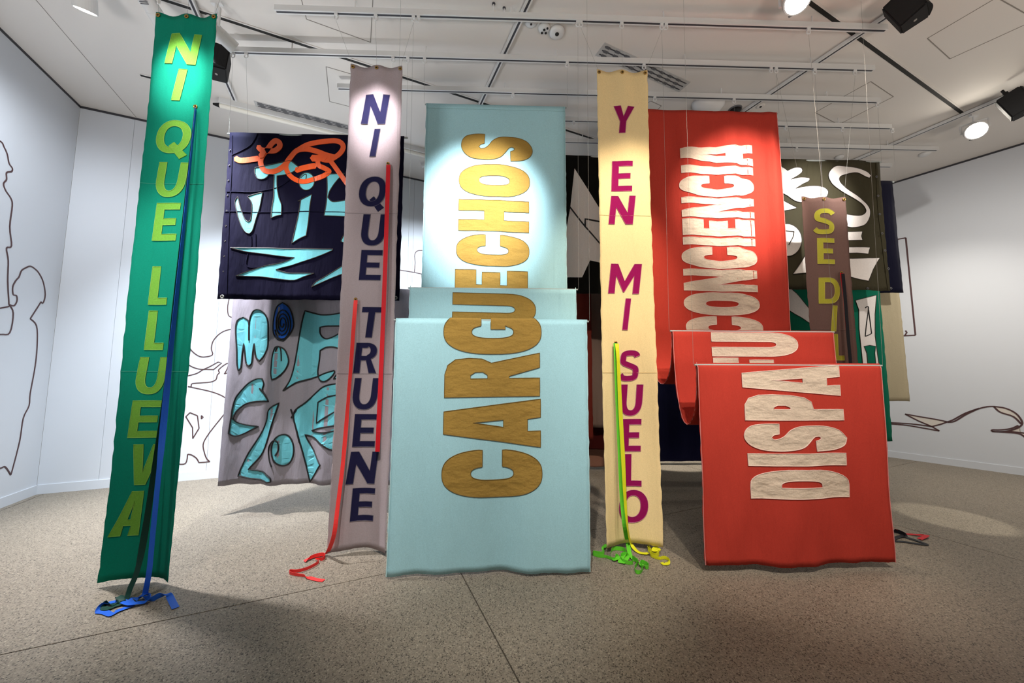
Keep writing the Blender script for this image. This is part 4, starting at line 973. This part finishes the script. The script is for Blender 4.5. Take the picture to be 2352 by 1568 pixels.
# right background
olive_c = cloth_mat('olive_cotton', '#3C3828', rough=.75, wrinkle=.6, spec=.15); white_v = cloth_mat('white_cotton', '#ECE6E2', wrinkle=.3)
YO = Y3; CO = (1780, 340, 3.0147)
cl, t = flat_banner('olive banner with white cut-out shapes at right, behind the brown strip', YO, (2.55, 4.665), atY(2000, 369, YO).z, atY(2040, 667, YO).z, olive_c, 0, .013, wires=[(r3[2], Y3), (r3[3], Y3)], nf=2.6, ph=.5)
oe = mat('olive_outline', '#2A2118', .7); EO = dict(edge=oe, er=.004)
art(cl, YO, [(-40, 60), (20, 60), (45, 130), (60, 138), (85, 157), (130, 138), (175, 138), (187, 155), (180, 172), (150, 195), (108, 218), (170, 205), (238, 205), (243, 215), (230, 230), (190, 250), (138, 283), (200, 268), (280, 258), (340, 270), (368, 300), (360, 335), (320, 345), (250, 360), (200, 378), (140, 370), (80, 330), (0, 280)], CO, white_v, t, lab='white hand-like shape', **EO)
art(cl, YO, [(40, 370), (60, 368), (146, 412), (138, 420), (60, 436), (30, 440)], CO, white_v, t, lab='white sliver', **EO)
art(cl, YO, ell(82, 638, 100, 112), CO, white_v, t, lab='white O shape', **EO)
cord(cl, YO, [(60, 575), (128, 580)], CO, oe, t, .006); cord(cl, YO, [(128, 580), (120, 620), (90, 672)], CO, oe, t, .006)
art(cl, YO, [(120, 873), (165, 810), (205, 745), (300, 750), (300, 860), (210, 865)], CO, white_v, t, lab='white wedge', **EO)
art(cl, YO, [(668, 190), (655, 207), (620, 197), (560, 174), (500, 180), (455, 195), (445, 215), (455, 240), (500, 285), (560, 330), (610, 370), (640, 395), (660, 430), (655, 480), (620, 530), (560, 550), (500, 545), (440, 500), (480, 455), (540, 467), (590, 468), (620, 450), (625, 430), (600, 395), (530, 345), (460, 300), (400, 255), (375, 215), (370, 180), (390, 145), (430, 122), (500, 130), (580, 145), (640, 165)], CO, white_v, t, lab='white S shape', **EO)
art(cl, YO, [(440, 580), (598, 580), (590, 612), (598, 640), (440, 640)], CO, white_v, t, lab='white bar', sm=False, **EO)
art(cl, YO, [(440, 685), (655, 688), (640, 735), (560, 728), (440, 728)], CO, white_v, t, lab='white bar', sm=False, **EO)
art(cl, YO, [(440, 765), (600, 765), (735, 757), (680, 840), (640, 922), (580, 910), (440, 870)], CO, white_v, t, lab='white wedge', sm=False, **EO)
for x, y in ((704, 197), (714, 330), (726, 457), (742, 590), (762, 708), (786, 835), (804, 970), (642, 970)):
    p = atY(1780+x/3.0147, 340+y/3.0147, YO-.02); bm = bmesh.new(); add_tube(bm, [p+Vector((.011*math.cos(j*PI/4), 0, .011*math.sin(j*PI/4))) for j in range(8)], .004, 5, closed=True); bm_obj('eyelet', bm, grille, t)
cord(cl, YO, [(700, 100), (715, 400), (745, 640), (790, 980)], CO, olive_c, t, .006, .002, 'seam'); cord(cl, YO, [(322, 90), (322, 330)], CO, oe, t, .004, .002, 'seam')
pine = cloth_mat('pine_green_cotton', '#0B6A52'); YP = 4.35
cl, t = flat_banner('pine green banner with a white letter A, below the olive banner', YP, (2.9, atY(2035, 850, YP).x), atY(2018, 655, YP).z, atY(2040, 1013, YP).z, pine, 0, .014, wires=[(4.7, Y4)], nf=2, ph=1.2)
art(cl, YP, [(555, 1055), (630, 1035), (700, 1018), (690, 1150), (690, 1300), (705, 1420), (725, 1568), (755, 1900), (640, 1900), (610, 1568), (600, 1450), (580, 1250), (578, 1120)], CO, white_v, t, lab='white A-shaped leg', sm=False, **EO)
art(cl, YP, [(612, 1372), (650, 1365), (692, 1372), (686, 1420), (692, 1490), (635, 1490), (630, 1420)], CO, pine, t, off=.0055, lab='green cut-out', sm=False, **EO)
cord(cl, YP, [(622, 1107), (635, 1098), (645, 1106), (638, 1160), (628, 1230), (620, 1303)], CO, black_cord, t, .006); cord(cl, YP, [(620, 1303), (642, 1295), (665, 1283)], CO, black_cord, t, .006); cord(cl, YP, [(665, 1283), (655, 1200), (645, 1120)], CO, black_cord, t, .006); cord(cl, YP, [(645, 1120), (662, 1148)], CO, black_cord, t, .006)
art(cl, YP, [(90, 930), (118, 980), (150, 1010), (200, 1070), (240, 1120), (300, 1215), (245, 1215), (180, 1175), (120, 1140), (60, 1080)], CO, white_v, t, lab='white leaf shape', **EO)
cl, t = flat_banner('dark navy banner edge showing right of the olive banner', Y4, (3.4, 5.35), atY(2040, 415, Y4).z, atY(2065, 672, Y4).z, cloth_mat('ink_navy_linen', '#05051A'), 0, .010, wires=[(r4[2], Y4)], nf=2)
cl, t = flat_banner('beige linen banner hanging below the dark navy banner at right', 4.72, (3.6, 5.5), atY(2060, 660, 4.72).z, atY(2070, 921, 4.72).z, cloth_mat('beige_linen', '#A3987E'), 0, .012, nf=1.6, ph=2)

# ------------------------------------------------------------------ ribbons
def ribbon(label, pts, wdt, m, name='ribbon'):
    """pts: (Vector, mode) ; mode 'x' faces camera, 'f' flat on floor, 'z' standing on edge"""
    P = catmull([p for p, _ in pts], 7)
    Ws = []; prev = None
    for i, (p, mo) in enumerate(pts):
        a = pts[max(i-1, 0)][0]; b = pts[min(i+1, len(pts)-1)][0]; T = (b-a).normalized()
        if isinstance(mo, tuple): wv = Vector(mo)
        elif mo == 'x': wv = Vector((1, 0, 0))
        elif mo == 'z': wv = Vector((0, -.15, 1))
        else: wv = T.cross(UP)
        wv = wv - T*wv.dot(T); wv.normalize()
        if prev is not None and wv.dot(prev) < 0: wv = -wv
        prev = wv; Ws.append(wv)
    W = []
    for i in range(len(pts)-1):
        for k in range(7):
            v = Ws[i].lerp(Ws[i+1], k/7); W.append(v.normalized() if v.length > 1e-5 else Ws[i])
    W.append(Ws[-1])
    bm = bmesh.new(); rows = []
    for p, wv in zip(P, W):
        rows.append((bm.verts.new(p-wv*wdt/2), bm.verts.new(p), bm.verts.new(p+wv*wdt/2)))
    for a, b in zip(rows, rows[1:]):
        bm.faces.new((a[0], b[0], b[1], a[1])); bm.faces.new((a[1], b[1], b[2], a[2]))
    for v in bm.verts: v.co.z = max(v.co.z, .003)
    o = bm_obj(name, bm, m, None)
    so = o.modifiers.new('thickness', 'SOLIDIFY'); so.thickness = .0012; so.offset = 0
    return tag(o, label, 'ribbon', 'ribbons threaded through the strip banners')
def rib_mat(n, c): return cloth_mat(n, c, rough=.55, weave=.6, wrinkle=.05, var=.05, spec=.3)
def fl(conv, x, y, h=.004):
    (px, py), = cr([(x, y)], *conv); return atZ(px, py, h)
rb_blue = rib_mat('blue_ribbon', '#1C5CC8'); rb_dgreen = rib_mat('dark_green_ribbon', '#07372D'); rb_red = rib_mat('red_ribbon', '#C9101F'); rb_coral = rib_mat('coral_red_ribbon', '#F03A38')
rb_lime = rib_mat('lime_ribbon', '#62C631'); rb_yel = rib_mat('yellow_ribbon', '#D6D622'); rb_black = rib_mat('black_ribbon', '#0B0A14'); rb_navy = rib_mat('navy_ribbon', '#16173F')
CB = (210, 1320, 10.69)
def yy(c, n, Y): return atY(c, n, Y)
ribbon('blue ribbon down the green strip banner ending in loops on the floor', [(yy(450, 250, 2.70), (-.42, .9, 0)), (yy(441, 340, 2.67), (-.42, .9, 0)), (yy(424, 505, 2.655), (-.3, .95, 0)), (yy(405, 690, 2.64), (-.12, 1, 0)), (yy(391, 820, 2.63), (.1, 1, 0)), (yy(378, 950, 2.62), (.5, .8, 0)), (yy(366, 1075, 2.60), 'x'), (yy(352, 1215, 2.59), 'x'), (yy(343, 1310, 2.57), 'x'), (fl(CB, 1330, 400, .03), 'x'),
    (fl(CB, 1350, 470, .012), 'f'), (fl(CB, 1440, 520, .02), 'z'), (fl(CB, 1330, 580, .015), 'z'), (fl(CB, 1210, 500, .03), 'f'), (fl(CB, 1170, 590, .015), 'f'), (fl(CB, 930, 570, .02), 'f'), (fl(CB, 990, 740, .01), 'f'),
    (fl(CB, 800, 820, .008), 'f'), (fl(CB, 620, 890, .008), 'f'), (fl(CB, 500, 970, .006), 'f'), (fl(CB, 330, 910, .006), 'f'), (fl(CB, 190, 890, .008), 'f'), (fl(CB, 250, 760, .02), 'z'), (fl(CB, 420, 690, .015), 'f'), (fl(CB, 700, 640, .01), 'f'), (fl(CB, 960, 700, .022), 'f'), (fl(CB, 1150, 680, .018), 'f'),
    (fl(CB, 1330, 660, .012), 'f'), (fl(CB, 1500, 590, .02), 'z'), (fl(CB, 1680, 500, .03), 'z'), (fl(CB, 1880, 470, .03), 'f'), (fl(CB, 1930, 540, .015), 'f'), (fl(CB, 2000, 680, .008), 'f'), (fl(CB, 2070, 810, .005), 'f')], .036, rb_blue)
ribbon('dark green ribbon beside the blue one on the green strip banner', [(yy(448, 249, 2.705), (-.5, .85, 0)), (yy(436, 360, 2.70), (-.5, .85, 0)), (yy(418, 520, 2.69), (-.5, .85, 0)), (yy(398, 700, 2.68), (-.45, .9, 0)), (yy(380, 880, 2.67), (-.35, .9, 0)), (yy(360, 1030, 2.65), (-.1, 1, 0)), (yy(338, 1190, 2.62), (.4, .9, 0)), (yy(318, 1300, 2.60), 'x'), (fl(CB, 950, 330, .07), 'x'),
    (fl(CB, 860, 590, .02), 'f'), (fl(CB, 740, 660, .012), 'f'), (fl(CB, 600, 600, .025), 'z'), (fl(CB, 660, 530, .03), 'f'), (fl(CB, 760, 610, .02), 'f'), (fl(CB, 560, 720, .012), 'f'), (fl(CB, 360, 690, .02), 'z'), (fl(CB, 300, 800, .012), 'f'), (fl(CB, 420, 820, .01), 'f'), (fl(CB, 620, 740, .01), 'f'), (fl(CB, 900, 660, .012), 'f')], .036, rb_dgreen)
grommet(green_cl.pt(atY(449, 245, YG).x, green_cl.s_at(atY(449, 245, YG).z), .002), green_t)
ribbon('wide red ribbon on the grey strip banner cut off halfway down', [(yy(892, 378, 3.10), 'x'), (yy(891.5, 395, 3.085), 'x'), (yy(889, 480, 3.08), 'x'), (yy(885, 600, 3.075), 'x'), (yy(879, 760, 3.07), 'x'), (yy(873, 900, 3.065), 'x'), (yy(867, 1037, 3.06), 'x')], .037, rb_red)
CRd = (640, 1220, 12.06)
ribbon('coral red ribbon from the grey strip banner curling on the floor', [(yy(817, 689, 3.10), 'x'), (yy(813, 740, 3.08), (.8, .5, 0)), (yy(806, 840, 3.06), (.6, .8, 0)), (yy(799, 930, 3.04), (.5, .8, 0)), (yy(788, 1060, 3.02), 'x'), (yy(776, 1160, 3.0), 'x'), (yy(767, 1228, 2.98), (.8, .5, 0)), (fl(CRd, 1360, 570, .04), (.8, .5, 0)), (fl(CRd, 1230, 650, .012), 'f'),
    (fl(CRd, 1000, 690, .012), 'f'), (fl(CRd, 760, 790, .01), 'f'), (fl(CRd, 730, 830, .006), 'f'), (fl(CRd, 900, 720, .016), 'z'), (fl(CRd, 1100, 650, .022), 'z'), (fl(CRd, 1250, 640, .022), 'z'), (fl(CRd, 1290, 690, .02), 'z'), (fl(CRd, 1200, 770, .015), 'z'), (fl(CRd, 1050, 770, .012), 'f'), (fl(CRd, 1110, 850, .012), 'z'),
    (fl(CRd, 950, 960, .012), 'z'), (fl(CRd, 750, 1050, .012), 'z'), (fl(CRd, 500, 1110, .012), 'z'), (fl(CRd, 320, 1110, .012), 'z'), (fl(CRd, 310, 1160, .012), 'z'), (fl(CRd, 470, 1210, .01), 'z'), (fl(CRd, 700, 1240, .01), 'z'), (fl(CRd, 850, 1280, .006), 'f'), (fl(CRd, 1080, 1340, .005), 'f'), (fl(CRd, 1250, 1360, .005), 'f')], .032, rb_coral)
for q, c_, t_ in (((892, 377), grey_cl, grey_t), ((816, 687), grey_cl, grey_t), ((1414, 787), cream_cl, cream_t), ((1933, 626), brown_cl, brown_t)):
    Yq = YB if c_ is brown_cl else YS
    grommet(c_.pt(atY(*q, Yq).x, c_.s_at(atY(*q, Yq).z), .002), t_, r=.011)
CY = (1340, 1220, 10.69)
ribbon('lime green ribbon on the cream strip banner ending in a tangle of curls', [(yy(1413.5, 788, 3.10), 'x'), (yy(1415, 830, 3.085), 'x'), (yy(1418, 920, 3.08), 'x'), (yy(1423, 1030, 3.075), 'x'), (yy(1428, 1140, 3.07), 'x'), (yy(1435, 1210, 3.05), 'x'), (fl(CY, 1085, 260, .05), 'x'), (fl(CY, 1130, 520, .02), 'x'), (fl(CY, 1200, 640, .015), 'f'),
    (fl(CY, 1340, 750, .015), 'z'), (fl(CY, 1260, 890, .015), 'z'), (fl(CY, 1290, 990, .015), 'z'), (fl(CY, 1400, 1000, .015), 'z'), (fl(CY, 1460, 900, .015), 'z'), (fl(CY, 1390, 800, .02), 'z'), (fl(CY, 1440, 750, .02), 'z'), (fl(CY, 1560, 800, .018), 'z'), (fl(CY, 1600, 860, .018), 'z'), (fl(CY, 1540, 890, .016), 'z'), (fl(CY, 1430, 820, .02), 'f'), (fl(CY, 1320, 720, .025), 'z'),
    (fl(CY, 1200, 640, .03), 'z'), (fl(CY, 1210, 760, .018), 'z'), (fl(CY, 1060, 760, .018), 'z'), (fl(CY, 930, 690, .018), 'z'), (fl(CY, 930, 580, .022), 'z'), (fl(CY, 1060, 560, .022), 'z'), (fl(CY, 1080, 640, .02), 'f'), (fl(CY, 980, 760, .012), 'f'), (fl(CY, 900, 760, .01), 'f'), (fl(CY, 950, 640, .02), 'f'), (fl(CY, 1050, 520, .022), 'z'), (fl(CY, 950, 430, .02), 'z'), (fl(CY, 720, 430, .02), 'z'), (fl(CY, 670, 600, .018), 'z'),
    (fl(CY, 740, 690, .014), 'f'), (fl(CY, 850, 640, .02), 'f'), (fl(CY, 800, 590, .022), 'z'), (fl(CY, 760, 690, .014), 'z'), (fl(CY, 560, 630, .012), 'z'), (fl(CY, 400, 610, .014), 'z'), (fl(CY, 240, 560, .014), 'z'), (fl(CY, 260, 520, .014), 'z'), (fl(CY, 400, 540, .014), 'z'), (fl(CY, 510, 530, .014), 'z'), (fl(CY, 490, 460, .016), 'z'), (fl(CY, 500, 390, .016), 'f'), (fl(CY, 580, 320, .016), 'f')], .034, rb_lime)
ribbon('yellow ribbon on the cream strip banner with a loose loop at its right corner', [(yy(1417, 789, 3.098), 'x'), (yy(1420, 830, 3.07), (.9, .4, 0)), (yy(1425, 940, 3.06), 'x'), (yy(1431, 1050, 3.055), 'x'), (yy(1436, 1150, 3.045), (.8, .5, 0)), (yy(1442, 1215, 3.03), (.6, .8, 0)), (fl(CY, 1160, 270, .05), (.6, .8, 0)), (fl(CY, 1260, 430, .015), 'f'), (fl(CY, 1380, 520, .008), 'f'), (fl(CY, 1560, 540, .012), 'f'),
    (fl(CY, 1680, 500, .03), 'z'), (fl(CY, 1580, 430, .02), 'z'), (fl(CY, 1620, 390, .02), 'z'), (fl(CY, 1720, 470, .03), 'f'), (fl(CY, 1850, 440, .03), 'f'), (fl(CY, 1820, 380, .035), 'f'), (fl(CY, 1730, 440, .03), 'f'), (fl(CY, 1860, 520, .025), 'z'), (fl(CY, 1780, 580, .02), 'z'), (fl(CY, 1640, 540, .02), 'z'), (fl(CY, 1680, 610, .012), 'z'), (fl(CY, 1860, 670, .012), 'z'), (fl(CY, 1980, 650, .014), 'z'), (fl(CY, 2090, 700, .012), 'z'), (fl(CY, 2070, 780, .01), 'f'), (fl(CY, 1980, 800, .006), 'f'), (fl(CY, 1920, 760, .006), 'f')], .034, rb_yel)
ribbon('bright red ribbon down the brown strip banner', [(yy(1933, 627, 3.61), 'x'), (yy(1936, 680, 3.59), (.7, .7, 0)), (yy(1943, 760, 3.58), (.7, .7, 0)), (yy(1951, 840, 3.57), (.7, .7, 0)), (yy(1960, 960, 3.56), 'x'), (yy(1975, 1140, 3.5), 'x'), (Vector((3.75, 3.42, .03)), 'f'), (Vector((3.86, 3.37, .008)), 'f'), (Vector((3.93, 3.33, .02)), 'f'), (Vector((3.80, 3.28, .008)), 'f')], .036, rb_red)
CK = (1990, 1180, 14.7)
ribbon('navy black ribbon from the brown strip banner, ending on the floor beside the red banner', [(yy(1936, 628, 3.60), 'x'), (yy(1941, 680, 3.57), 'x'), (yy(1947, 760, 3.56), 'x'), (yy(1954, 840, 3.55), 'x'), (yy(1964, 960, 3.54), 'x'), (yy(1980, 1140, 3.48), 'x'), (fl(CK, 700, 880, .03), 'f'), (fl(CK, 880, 850, .008), 'f'), (fl(CK, 1080, 770, .008), 'f'), (fl(CK, 1260, 720, .012), 'f'), (fl(CK, 1120, 610, .02), 'z'), (fl(CK, 920, 560, .02), 'z'), (fl(CK, 1100, 600, .022), 'z'), (fl(CK, 1290, 690, .02), 'z'), (fl(CK, 1340, 770, .012), 'f'), (fl(CK, 1600, 860, .008), 'f'), (fl(CK, 1960, 990, .006), 'f'),
    (fl(CK, 1980, 1030, .004), 'f'), (fl(CK, 1700, 1000, .005), 'f'), (fl(CK, 1300, 940, .005), 'f'), (fl(CK, 800, 900, .005), 'f')], .036, rb_black)
